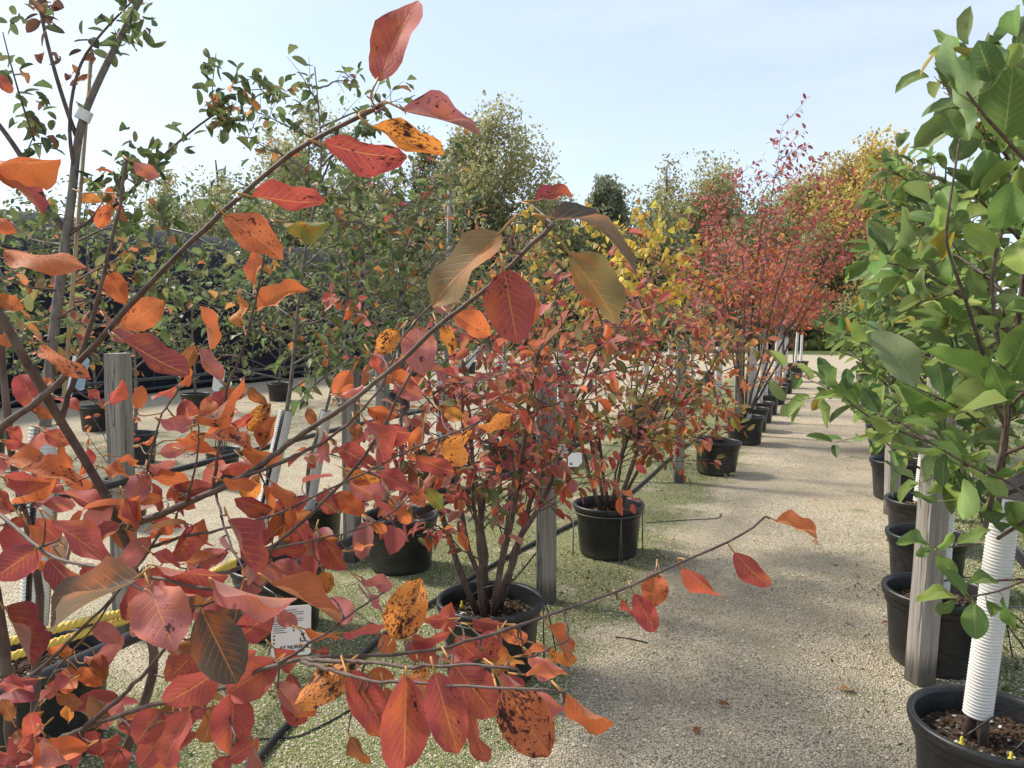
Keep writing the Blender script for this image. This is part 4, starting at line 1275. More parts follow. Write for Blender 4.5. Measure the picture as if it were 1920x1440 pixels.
def fore_leaf(bx, by, tx, ty, w, c, spots, me=None, d=None, Lt=None, nrm=None):
    global rf
    rf = np.random.default_rng(int(abs(bx * 131 + by * 17 + tx * 7 + ty) + 5))
    ln = math.hypot(tx - bx, ty - by)
    eff = max(ln, w / 0.66)
    Lt = Lt or rf.uniform(0.060, 0.074)
    dsz = float(np.clip(Lt * FPX / eff, 0.48, 1.25))
    ok = BPX[:, 2] > 0.2
    pd = np.hypot(BPX[:, 0] - bx, BPX[:, 1] - by) + np.abs(BPX[:, 2] - dsz) * 90
    j = int(np.argmin(pd))
    dn = BPX[j, 2]
    pdist = math.hypot(BPX[j, 0] - bx, BPX[j, 1] - by)
    d = d or (dsz * 0.35 + dn * 0.65 if pdist < 70 else dsz * 0.75 + dn * 0.25)
    Lr = eff * d / FPX
    dz = math.sqrt(max(0.0, Lr ** 2 - (ln * d / FPX) ** 2)) * (-1 if rf.uniform() < 0.7 else 1) + rf.normal(0, 0.04 if me is FLAT else 0.15) * Lr
    b_, t_ = P(bx, by, d), P(tx, ty, max(0.42, d + dz))
    y = t_ - b_
    L = np.linalg.norm(y)
    wa = w * d / FPX
    wt = max(wa, 0.56 * L * rf.uniform(0.9, 1.08))
    roll = math.acos(min(1.0, wa / wt)) * (1 if rf.uniform() < 0.6 else -1)
    to_cam = np.array([0, 0, CAM_H]) - b_
    x0, yy, z0 = leaf_frame(y, unit(to_cam))
    nn = z0 * math.cos(roll) + x0 * math.sin(roll) if nrm is None else np.array(nrm, float)
    if nn[2] < -0.2 and rf.uniform() < 0.5: pass
    me = me or (FORE[[0, 1, 8, 7][rf.integers(4)]] if eff > 125 else FORE[rf.integers(len(FORE))])
    leaf_obj(fs, me, b_, yy, nn, L, wt, jitter(PAL[c], rf, 0.12), spots)
    # petiole, and a twig when the branch is farther off
    a = BALL[j]
    dist = np.linalg.norm(a - b_)
    knee = b_ - yy * min(0.02, dist * 0.5) + np.array([0, 0, 0.004])
    if dist > 0.05:
        k2 = b_ + (a - b_) * (0.022 / dist) - yy * 0.006
        twg.tube(smooth_path([a, a * 0.5 + k2 * 0.5 + rf.normal(0, 0.006, 3), k2], 7), np.linspace(0.0013, 0.0009, 7), 5)
        a = k2
    pet.tube(smooth_path([a, knee, b_ + yy * L * 0.03], 7), 0.001, 5)


for row in FL:
    fore_leaf(*row, me=FLAT if row[:2] in ((708, 150), (607, 272), (945, 507), (783, 612), (380, 1148), (1377, 1037)) else None)
fore_leaf(1035, 410, 1217, 420, 40, 'U', 0, ARCH, nrm=(0.1, -0.45, 0.9))
rfill = np.random.default_rng(5)
# smaller leaves deeper in the shrub
cnt = 0
while cnt < 98:
    x, y = rfill.uniform(-20, 1000), rfill.uniform(900, 1440) if cnt < 80 else rfill.uniform(720, 900)
    if x > 640 and not (y > 1150 and y < 1320) and not (y < 900 and x < 900): continue
    if (x < 260 and 1110 < y < 1265) or (470 < x < 600 and 1080 < y < 1250): continue
    pd = np.hypot(BPX[:, 0] - x, BPX[:, 1] - y)
    if pd.min() > 70: continue
    a = rfill.uniform(0, 6.28)
    l = rfill.uniform(48, 80)
    fore_leaf(x, y, x + l * math.cos(a), y + l * math.sin(a) * 0.8 + 8, l * rfill.uniform(0.25, 0.55), ['R', 'R', 'O', 'P', 'D', 'B'][rfill.integers(6)], rfill.uniform(0, .4), d=rfill.uniform(0.95, 1.2))
    cnt += 1
rf = rfill
B, Yd, L, C = [], [], [], []
while len(B) < 85:
    x, y = rf.uniform(-30, 760), rf.uniform(880, 1450)
    if (x > 620 and y > 1000 and y < 1160) or (x < 270 and 1110 < y < 1275) or (480 < x < 610 and 1090 < y < 1260) or (190 < x < 330 and 1190 < y < 1320): continue
    j = int(np.argmin(np.hypot(BPX[:, 0] - x, BPX[:, 1] - y)))
    if math.hypot(BPX[j, 0] - x, BPX[j, 1] - y) > 60: continue
    b_ = P(x, y, rf.uniform(1.05, 1.4)); a = BALL[j]
    B.append(b_); Yd.append(unit(rf.normal(0, 1, 3) + [0, 0, -0.5])); L.append(rf.uniform(.05, .075))
    C.append(jitter(PAL[['R', 'R', 'P', 'O', 'D', 'B', 'O'][rf.integers(7)]], rf))
    if np.linalg.norm(a - b_) < 0.4: twg.tube(smooth_path([a, a * .5 + b_ * .5 + rf.normal(0, .012, 3), b_], 6), np.linspace(.0016, .0008, 6), 4)
mb = MB()
add_leaves(mb, np.array(B), np.array(Yd), rf.normal(0, .6, (len(B), 3)) + [0, -0.4, .8], np.array(L), np.array(L) * .55, np.array(C), 'fine')
o = obj('foliage', mb.mesh('foliage', M['foliage'], FORE_LOC, attrs=True), fs); o['kind'] = 'stuff'
o = obj('petiole', pet.mesh('petiole', M['petiole'], FORE_LOC), fs); o['kind'] = 'stuff'
o = obj('twig', twg.mesh('twig', M['bark'], FORE_LOC), fs); o['kind'] = 'stuff'

# ------------------------------------------------------------------ the red row on the near side of the path
GR_RED = 'potted trees of the red row'


def potted(name, label, cat, x, y, group, scale=1.0, tilt=(0, 0)):
    t = thing(name, label, cat, (x, y, 0), group)
    add_pot(t, (scale, scale, scale), tilt=tilt, rot=x * 7 + y)
    return t, np.array([x, y, (PH - 0.06) * scale])


# shrub A
t, soil = potted('potted_serviceberry', 'red multi-stemmed serviceberry in the black pot nearest the path', 'shrub', -1.37, 2.97, GR_RED)
r = np.random.default_rng(21); an = []
vase_shrub(t, r, soil, 9, 1.42, 0.74, 11, 0.46, 0.036, 'bark', an, 0.015, (0.02, 0.05), 0.22)
finish_leaves(r, t, an, (0.050, 0.074), (0.46, 0.60), pal_red, 300, MID['red'], 'red', 0.55, drop=0.2)
# shrub B
t, soil = potted('potted_serviceberry', 'serviceberry with mixed red and olive leaves in the pot ringed by wire', 'shrub', -1.38, 4.87, GR_RED)
r = np.random.default_rng(22); an = []
vase_shrub(t, r, soil, 10, 1.5, 0.92, 12, 0.52, 0.038, 'bark', an, 0.013, (0.15, 0.0), 0.25)
finish_leaves(r, t, an, (0.052, 0.076), (0.44, 0.58), pal_mixed, 300, MID['red'], 'red', 0.4, drop=0.2)
# C: small tree in the leaning pot
t, soil = potted('potted_serviceberry', 'slender orange-leaved tree in the leaning black pot', 'tree', -1.12, 7.9, GR_RED, tilt=(0.0, 0.05))
r = np.random.default_rng(23); an = []
upright_tree(t, r, soil, 2.0, 0.85, 18, 5, 0.045, 'bark', an, 0.016, 0.18, 0.35)
add_guard(t, soil + [0.0, 0, 0.52], soil + [0.01, 0, 1.0], 0.036, 0.02, 14)
finish_leaves(r, t, an, (0.05, 0.068), (0.45, 0.6), lambda r_, p: pal_orange(r_, p) if p[2] < 1.3 else pal_tall(r_, p), 120, MID['red'], 'red', 0.4, stuff=True)
# D: the tall red one
t, soil = potted('potted_serviceberry', 'tallest red serviceberry with a spire of leaves against the sky', 'tree', -1.07, 9.98, GR_RED, 1.03)
r = np.random.default_rng(24); an = []
for k, (az, sp, hh) in enumerate([(0.2, 0.35, 3.6), (1.9, 0.5, 3.15), (3.3, 0.5, 2.7), (-0.3, 1.55, 2.95), (-0.1, 1.25, 2.3), (5.0, 0.75, 2.7), (0.5, 1.0, 3.0), (2.6, 0.8, 2.5), (-0.5, 0.8, 2.9), (4.2, 0.6, 2.7)]):
    st = path_curve(r, soil + [0.02 * math.cos(az), 0.02 * math.sin(az), 0], soil + [sp * math.cos(az), sp * math.sin(az), hh], 16, 0.04, 0.05)
    mb = MB(); mb.tube(st, np.linspace(0.016, 0.002, 16), 7)
    leaves_on(r, st[10:], 0.045, an)
    for j in range(21):
        i0 = r.integers(5, 16)
        Lt = 0.85 * r.uniform(0.35, 1.0) * (1.3 - i0 / 19)
        dv = unit([math.cos(az + r.normal(0, 1.2)), math.sin(az + r.normal(0, 1.2)), r.uniform(0.1, 1.2)])
        tw = path_curve(r, st[i0], st[i0] + dv * Lt, 7, 0.04, 0.12)
        mb.tube(tw, np.linspace(0.004, 0.0012, 7), 5)
        leaves_on(r, tw[1:], 0.036, an)
    obj('stem', mb.mesh('stem', M['bark'], t.location), t)
add_guard(t, soil + [0.03, 0, -0.01], soil + [0.06, 0.02, 0.92], 0.04, 0.024, 14)
finish_leaves(r, t, an, (0.062, 0.086), (0.42, 0.56), pal_tall, 150, MID['red'], 'red', 0.45)
# the rest of the row
REST = ['first', 'second', 'third', 'fourth', 'fifth', 'sixth', 'seventh', 'eighth', 'ninth', 'tenth']
for k, (y, sc, H) in enumerate([(11.2, .95, 2.3), (12.2, .9, 2.2), (13.3, .95, 2.5), (14.9, .95, 2.3), (16.0, .9, 2.3), (17.2, .9, 2.2), (18.6, 1.0, 2.3), (20.6, 1.05, 2.2), (22.6, 1.05, 2.1), (24.6, .95, 2.0)]):
    t, soil = potted('potted_serviceberry', f'red potted tree with white guard, {REST[k]} behind the tallest red one', 'tree', -1.1 + 0.03 * math.sin(k * 3), y, GR_RED, sc)
    r = np.random.default_rng(60 + k); an = []
    tr = upright_tree(t, r, soil, H, 1.0, 17, 5, 0.062, 'bark', an, 0.016, 0.44, 0.55)
    if k != 7:
        add_guard(t, soil + [0.0, 0, 0.0], soil + [r.normal(0, 0.04), 0.02, 0.92], 0.036, 0.04, 12)
    finish_leaves(r, t, an, (0.07, 0.10), (0.45, 0.6), pal_tall if k % 3 else pal_orange, 0, MID['red'], 'red', 0.4)

# wire frames holding two pots
for (x, y, lb) in [(-1.38, 4.87, 'wire ring with forked legs around the second black pot'), (-1.37, 2.97, 'wire ring with forked legs around the nearest red shrub pot')]:
    t = thing('wire_pot_stand', lb, 'pot stand', (x, y, 0), 'wire stands around pots')
    a = np.linspace(0, 2 * math.pi, 41)
    mb = MB(); mb.tube(np.stack([x + (PR + 0.006) * np.cos(a), y + (PR + 0.006) * np.sin(a), np.full(41, PH - 0.042)], -1), 0.0026, 6, cap=False)
    obj('ring', mb.mesh('ring', M['wire'], t.location), t)
    for k in range(4):
        b0 = -0.95 + k * math.pi / 2
        mb = MB()
        top = np.array([x + (PR + 0.008) * math.cos(b0), y + (PR + 0.008) * math.sin(b0), PH - 0.042])
        for s in (-0.055, 0.03):
            mb.tube([top, (x + (PR + 0.012) * math.cos(b0 + s), y + (PR + 0.012) * math.sin(b0 + s), -0.02)], 0.0026, 5)
        obj('leg', mb.mesh('leg', M['wire'], t.location), t)

# ------------------------------------------------------------------ second row: tall green tree with the rope, crabapples
GR_2 = 'potted trees of the second row'
t, soil = potted('potted_crabapple', 'tall pale-trunked tree with thin green leaves in the pot under yellow rope', 'tree', -2.62, 1.8, GR_2, 1.02)
r = np.random.default_rng(31)
d0 = 2.68
trunk = [P(62, 1215, d0), P(70, 1050, d0), P(80, 860, d0), P(90, 720, d0), P(104, 600, d0), P(118, 480, d0), P(127, 430, d0), P(138, 340, d0), P(147, 240, d0), P(160, 205, d0), P(195, 130, d0), P(225, 70, d0), P(262, 0, d0), P(300, -70, d0)]
tq = smooth_path(trunk, 40)
mb = MB(); mb.tube(tq, np.linspace(0.024, 0.009, 40), 10); obj('trunk', mb.mesh('trunk', M['bark_grey'], t.location), t)
mb = MB(); mb.tube([P(84, 1200, d0 + .03), P(172, 92, d0 + .03)], [0.008, 0.0065], 8); obj('bamboo_stake', mb.mesh('bamboo_stake', M['bamboo'], t.location), t)
mb = MB(); mb.tube([P(153, 225, d0), P(161, 207, d0)], 0.026, 12, cap=False); obj('tape', mb.mesh('tape', M['tape'], t.location), t)
add_guard(t, P(62, 1190, d0), P(82, 800, d0), 0.041, 0.0125, 26, 0.5, 2.2)
LB = [
    ([(127, 437, d0), (100, 405, d0), (72, 365, d0), (45, 300, d0), (0, 235, d0), (-40, 190, d0)], 0.012, 0.007),
    ([(143, 255, d0), (128, 215, d0), (107, 150, d0 - .03), (88, 80, d0 - .05), (72, 0, d0 - .05), (65, -60, d0)], 0.008, 0.004),
    ([(140, 322, d0), (129, 260, d0 - .04), (132, 190, d0 - .06), (150, 112, d0 - .06), (200, 50, d0 - .04), (255, -5, d0)], 0.007, 0.003),
    ([(130, 437, d0), (165, 415, d0 + .04), (212, 392, d0 + .08), (255, 350, d0 + .12), (300, 297, d0 + .16), (335, 265, d0 + .2), (400, 213, d0 + .25), (440, 195, d0 + .28)], 0.0085, 0.003),
    ([(130, 440, d0), (170, 412, d0 - .05), (195, 375, d0 - .08)], 0.006, 0.002),
    ([(400, 213, d0 + .25), (398, 160, d0 + .25), (405, 100, d0 + .25)], 0.0025, 0.0015),
    ([(400, 213, d0 + .25), (450, 170, d0 + .28), (520, 165, d0 + .3)], 0.0025, 0.0015),
    ([(65, 265, d0 - .05), (40, 190, d0 - .1), (20, 120, d0 - .1), (5, 60, d0 - .1)], 0.004, 0.002),
    ([(45, 300, d0), (60, 262, d0 - .02), (70, 245, d0 - .03)], 0.003, 0.0015),
    ([(112, 545, d0), (60, 540, d0 - .1), (0, 520, d0 - .15)], 0.004, 0.0015),
    ([(104, 600, d0), (150, 570, d0 - .1), (190, 560, d0 - .15)], 0.004, 0.0015),
    ([(98, 640, d0), (60, 640, d0 - .08), (20, 610, d0 - .1)], 0.004, 0.0015),
]
LB += [([(112, 545, d0), (190, 500, d0 + .2), (260, 470, d0 + .3), (330, 455, d0 + .35)], 0.004, 0.0015), ([(108, 570, d0), (200, 560, d0 + .2), (300, 530, d0 + .32), (370, 505, d0 + .36)], 0.004, 0.0015),
       ([(122, 460, d0), (60, 450, d0 + .1), (20, 415, d0 + .15)], 0.004, 0.0015), ([(122, 465, d0), (190, 430, d0 + .15), (260, 420, d0 + .25), (310, 395, d0 + .3)], 0.004, 0.0015)]
for pl, ra, rb in LB:
    q = smooth_path([P(*p) for p in pl], 16)
    mb = MB(); mb.tube(q, np.linspace(ra, rb, 16), 7); obj('branch', mb.mesh('branch', M['bark'], t.location), t)
# leaf sprays: photo point, spread px, count, palette
pal_dull = lambda r_, p: (*jitter((0.13, 0.055, 0.035) if r_.uniform() < 0.6 else G3, r_), 0.2)
SPR = [(85, 15, 38, 26, pal_dull), (240, 45, 36, 26, pal_crab), (262, 10, 30, 14, pal_crab), (225, 85, 30, 14, pal_crab), (25, 40, 25, 9, pal_crab), (20, 120, 30, 12, pal_crab),
       (50, 185, 38, 10, pal_crab), (62, 235, 32, 16, pal_crab), (85, 262, 35, 12, pal_dull), (170, 85, 40, 7, pal_dull), (255, 300, 45, 30, pal_crab), (215, 335, 45, 34, pal_crab),
       (280, 330, 30, 18, pal_crab), (330, 268, 36, 12, pal_crab), (420, 225, 34, 50, pal_crab), (400, 185, 28, 20, pal_crab), (400, 125, 30, 14, pal_crab), (470, 160, 34, 26, pal_crab),
       (505, 175, 20, 10, pal_crab), (100, 95, 30, 5, pal_dull), (120, 175, 30, 5, pal_dull), (160, 150, 25, 5, pal_orange), (190, 375, 25, 10, pal_orange),
       (40, 545, 35, 14, pal_mixed), (110, 545, 40, 16, pal_mixed), (150, 600, 40, 14, pal_mixed), (60, 610, 40, 16, pal_mixed), (120, 660, 35, 12, pal_mixed),
       (35, 420, 40, 16, pal_green), (95, 400, 30, 10, pal_green), (190, 420, 40, 18, pal_green), (250, 430, 45, 20, pal_green), (300, 400, 40, 18, pal_crab), (330, 460, 40, 18, pal_green), (60, 480, 40, 16, pal_crab),
       (230, 490, 45, 18, pal_mixed), (290, 520, 45, 20, pal_green), (340, 560, 40, 16, pal_crab), (170, 520, 40, 14, pal_mixed), (250, 570, 40, 14, pal_green), (20, 590, 30, 12, pal_green), (370, 510, 35, 14, pal_crab)]
SL = []
for (x, y, sprd, cn, pal) in SPR:
    for _ in range(cn):
        bx, by = x + r.normal(0, sprd * 0.55), y + r.normal(0, sprd * 0.45)
        dd_ = d0 + (0.22 if x > 300 else 0.05) + r.normal(0, 0.07) + (0.25 if 400 < y < 600 else 0)
        b_ = P(bx, by, dd_)
        yv = unit(r.normal(0, 1, 3) + [0, 0, -0.1]); nv = unit(r.normal(0, 0.6, 3) + [0, 0, 1])
        L = r.uniform(0.042, 0.066)
        c = pal(r, b_)
        SL.append((b_, yv, nv, L, L * r.uniform(0.42, 0.6), c))
r.shuffle(SL)
for (b_, yv, nv, L, W, c) in SL[:290]:
    leaf_obj(t, MID['crab'][r.integers(4)] if c[1] > c[0] else MID['red'][r.integers(4)], b_, yv, nv, L, W, c[:3], c[3])
mb = MB(); SL = SL[290:]
add_leaves(mb, *[np.array([q[i] for q in SL]) for i in range(5)], np.array([q[5][:3] for q in SL]), 'fine')
o = obj('foliage', mb.mesh('foliage', M['foliage'], t.location, attrs=True), t); o['kind'] = 'stuff'

# leader tree in the pot with the leaning guard
t, soil = potted('potted_crabapple', 'green crabapple whose trunk leans out of a tilted white guard', 'tree', -2.55, 3.0, GR_2)
r = np.random.default_rng(32); an = []
dz = 3.85
tq = smooth_path([P(478, 1050, 3.76), P(490, 970, dz), P(507, 900, dz), P(540, 765, dz), P(548, 700, dz), P(556, 600, dz), P(575, 450, dz), P(605, 320, dz), P(600, 230, dz), P(590, 125, dz)], 30)
upright_tree(t, r, soil, 0, 0.66, 26, 6, 0.042, 'bark_grey', an, 0.014, 0.30, 0.30, trunk=tq)
add_guard(t, P(482, 1010, dz - .03), P(537, 770, dz), 0.034, 0.0115, 24, 0.5, 2.5)
finish_leaves(r, t, an, (0.052, 0.074), (0.44, 0.60), pal_crab, 280, MID['crab'], 'crab', 0.25, drop=0.25)
t, soil = potted('potted_crabapple', 'green crabapple in the black pot behind the crossing pipe', 'tree', -2.5, 4.08, GR_2)
r = np.random.default_rng(33); an = []
upright_tree(t, r, soil, 2.1, 0.85, 22, 6, 0.045, 'bark_grey', an, 0.016, 0.34, 0.7)
finish_leaves(r, t, an, (0.052, 0.074), (0.44, 0.60), lambda r_, p: pal_crab(r_, p) if r_.uniform() < 0.75 else pal_mixed(r_, p), 200, MID['crab'], 'crab', 0.25, drop=0.25)
t, soil = potted('potted_crabapple', 'green crabapple with the second leaning white guard', 'tree', -3.22, 4.1, GR_2)
r = np.random.default_rng(34); an = []
tq = smooth_path([soil, P(575, 870, 5.0), P(612, 770, 5.0), P(640, 650, 5.0), P(660, 500, 5.0), P(670, 380, 5.0)], 24)
upright_tree(t, r, soil, 0, 0.95, 22, 6, 0.045, 'bark_grey', an, 0.014, 0.45, 0.6, trunk=tq)
add_guard(t, soil + [0, 0, 0.02], P(612, 770, 5.0), 0.036, 0.013, 20, 0.5, 2.5)
finish_leaves(r, t, an, (0.052, 0.074), (0.44, 0.60), pal_crab, 150, MID['crab'], 'crab', 0.25, drop=0.2)
ROW2 = [(-3.35, 6.15, 2.55, 'green tree tied to a tall stake behind the nearest red shrub', pal_crab), (-3.05, 6.95, 2.0, 'tree with a white guard glimpsed through the nearest red shrub', pal_mixed),
        (-2.95, 8.3, 2.0, 'small green tree behind the mixed red and olive shrub', pal_crab), (-2.75, 11.7, 2.2, 'orange tree behind the yellow-leaved one', pal_mixed),
        (-2.75, 13.6, 2.2, 'red tree farther behind the yellow-leaved one', pal_tall), (-2.75, 15.8, 2.3, 'olive tree near the far end of the second row', pal_mixed), (-2.75, 18.5, 2.3, 'last visible tree of the second row', pal_crab)]
for k, (x, y, H, lb, pal) in enumerate(ROW2):
    t, soil = potted('potted_tree', lb, 'tree', x, y, GR_2)
    r = np.random.default_rng(70 + k); an = []
    upright_tree(t, r, soil, H, 0.85, 20, 5, 0.055, 'bark_grey', an, 0.015, 0.32, 0.8)
    add_guard(t, soil, soil + [r.normal(0, 0.03), 0, 0.9], 0.04, 0.016 if k < 2 else 0.03, 16)
    if k == 0:
        mb = MB(); p = soil + [0.06, 0.0, 0]; mb.tube([p, p + [0.06, 0.02, 2.45]], 0.022, 8); obj('stake', mb.mesh('stake', M['timber'], t.location), t)
        for zz in (1.9, 2.3):
            mb = MB(); mb.tube([p + [0.047, 0.016, zz], p + [0.049, 0.016, zz + 0.03]], 0.026, 10, cap=False); obj('tape', mb.mesh('tape', M['tape'], t.location), t)
    finish_leaves(r, t, an, (0.06, 0.085), (0.45, 0.6), pal, 0, MID['crab'], 'crab', 0.25, drop=0.1)
# yellow redbud
t, soil = potted('potted_redbud', 'tree with drooping yellow heart-shaped leaves', 'tree', -2.45, 9.9, GR_2)
r = np.random.default_rng(81); an = []
upright_tree(t, r, soil, 2.45, 1.2, 20, 5, 0.06, 'bark', an, 0.018, 0.42, 0.5)
finish_leaves(r, t, an, (0.085, 0.115), (0.85, 1.05), pal_yellow, 0, None, 'yellow', 1.4, tpl='heart', drop=0.2)
t, soil = potted('potted_redbud', 'smaller yellow-leaved tree in front of the larger yellow one', 'tree', -3.0, 7.6, GR_2)
r = np.random.default_rng(82); an = []
upright_tree(t, r, soil, 2.25, 0.95, 14, 4, 0.07, 'bark', an, 0.016, 0.4, 0.5)
finish_leaves(r, t, an, (0.07, 0.10), (0.85, 1.05), pal_yellow, 0, None, "yellow", 1.4, tpl="heart", drop=0.6)

# ------------------------------------------------------------------ rows farther left, in front of the shade house
GR_3 = 'potted trees in front of the shade house'
LBL3 = ['thin sapling in the black pot behind the square post with a yellow clip', 'green sapling second along the row before the shade house', 'green tree third along the row before the shade house',
        'leafy green tree behind the sapling, before the shade house', 'green tree farther along the row before the shade house', 'green tree at the end of the row before the shade house']
for k, y in enumerate([6.0, 7.7, 9.5, 11.4, 13.6, 16.0]):
    if k in (1, 2): continue
    t, soil = potted('potted_tree', LBL3[k], 'tree', -7.0, y, GR_3, 0.98)
    r = np.random.default_rng(90 + k); an = []
    upright_tree(t, r, soil, 1.7 if k == 0 else 2.3, 0.45 if k == 0 else 1.0, 9 if k == 0 else 26, 5, 0.06, 'bark_grey', an, 0.02, 0.32 if k == 0 else 0.08, 0.4)
    if k > 1: add_guard(t, soil, soil + [0.02, 0, 0.85], 0.042, 0.04, 12)
    finish_leaves(r, t, an, (0.06, 0.09), (0.4, 0.58), pal_crab if k else pal_orange, 0, None, 'crab', 0.25, drop=0.6 if k == 0 else 0.1)
LBL4 = ['dark leafy tree at the left edge before the shade house', 'green bushy tree close against the black cloth', 'green tree with dark berries before the black cloth', 'broad green tree before the black cloth',
        'green tree near the middle of the black cloth', 'green tree near the far part of the black cloth', 'last green tree along the black cloth']
for k, (x, y) in enumerate([(-8.9, 5.6), (-9.6, 7.6), (-9.8, 9.6), (-9.9, 11.8), (-9.9, 14.2), (-9.9, 17.0), (-9.9, 20)]):
    t, soil = potted('potted_tree', LBL4[k], 'tree', x, y, 'potted trees against the black cloth')
    r = np.random.default_rng(110 + k); an = []
    upright_tree(t, r, soil, 2.5 + 0.3 * (k % 3), 1.4, 30, 6, 0.06, 'bark_grey', an, 0.02, 0.06, 0.5)
    finish_leaves(r, t, an, (0.07, 0.10), (0.45, 0.6), pal_green if k % 3 else pal_crab, 0, None, 'crab', 0.25)
# small plants in labelled green pots
for k, (x, y, lb) in enumerate([(-5.25, 5.45, 'dark green pot with a pale printed band and thin stems'), (-4.95, 4.15, 'dark green labelled pot low behind the red leaves')]):
    t = thing('labelled_pot', lb, 'potted plant', (x, y, 0), 'dark green labelled pots')
    r = np.random.default_rng(130 + k)
    mb = MB(); mb.lathe([(0, .003), (.115, .003), (.12, .02), (.15, .33), (.158, .332), (.16, .36), (.152, .362), (.146, .345), (.14, .27), (0, .275)], 32)
    obj('pot', mb.mesh('pot', M['greenpot']), t)
    fa = math.atan2(-y, -x)
    mb = MB(); mb.lathe([(.1365, .17), (.1435, .235)], 20, 0, (0, 0), (fa - 1.25, fa + 1.25)); band_o = obj('label_band', mb.mesh('label_band', M['band']), t)
    for ch, s in [('V', -0.05), ('I', 0.12), ('A', 0.27), ('|', 0.48), ('B', 0.62), ('V', 0.78)]:
        cu = bpy.data.curves.new('lettering', 'FONT'); cu.body = ch; cu.size = 0.05 if s < 0.6 else 0.035; cu.extrude = 0.0004; cu.align_x = 'CENTER'
        cu.materials.append(M['ink'])
        lo = bpy.data.objects.new('lettering', cu); col.objects.link(lo); lo.parent = band_o
        aa = fa + s
        lo.location = (0.1425 * math.cos(aa), 0.1425 * math.sin(aa), 0.185)
        lo.rotation_euler = (math.pi / 2 - 0.1, 0, aa + math.pi / 2)
        to_mesh(lo)
    an = []
    for j in range(6):
        p0 = np.array([x + r.normal(0, .03), y + r.normal(0, .03), .27]); p1 = p0 + [r.normal(0, .16), r.normal(0, .16), r.uniform(.5, .9)]
        q = path_curve(r, p0, p1, 9, 0, .06)
        mb = MB(); mb.tube(q, np.linspace(.006, .002, 9), 6); obj('stem', mb.mesh('stem', M['bark_grey'], t.location), t)
        leaves_on(r, q[3:], .05, an)
    finish_leaves(r, t, an, (.05, .07), (.45, .6), pal_orange, 0, None, 'x', .3, drop=.4)

# yellow twisted rope lying across two pot rims
for k, (off, lb) in enumerate([((0, 0), 'upper strand of twisted yellow rope over the pot rim'), ((14, 30), 'lower strand of twisted yellow rope over the pot rim')]):
    pl = [(-60 - off[0], 1212 + off[1], 2.42), (10, 1205 + off[1], 2.45), (90, 1183 + off[1] * 0.85, 2.5), (170, 1162 + off[1] * 0.7, 2.6), (235, 1148 + off[1] * 0.5, 2.75), (330, 1108 + off[1] * 0.4, 3.1), (440, 1052 + off[1] * .2, 3.55)]
    q = smooth_path([P(*p) for p in pl], 150)
    tg = np.gradient(q, axis=0); tg /= np.linalg.norm(tg, axis=1)[:, None]
    u = np.cross(tg, [0, 0, 1]); u /= np.linalg.norm(u, axis=1)[:, None]; v = np.cross(u, tg)
    s = np.concatenate([[0], np.cumsum(np.linalg.norm(np.diff(q, axis=0), axis=1))])
    mb = MB()
    for st_ in range(3):
        ph = s / 0.062 * 2 * math.pi + st_ * 2.094
        mb.tube(q + (np.cos(ph)[:, None] * u + np.sin(ph)[:, None] * v) * 0.0075, 0.0078, 7)
    tag(obj('yellow_rope', mb.mesh('yellow_rope', M['rope'])), lb, 'rope', 'yellow rope strands')

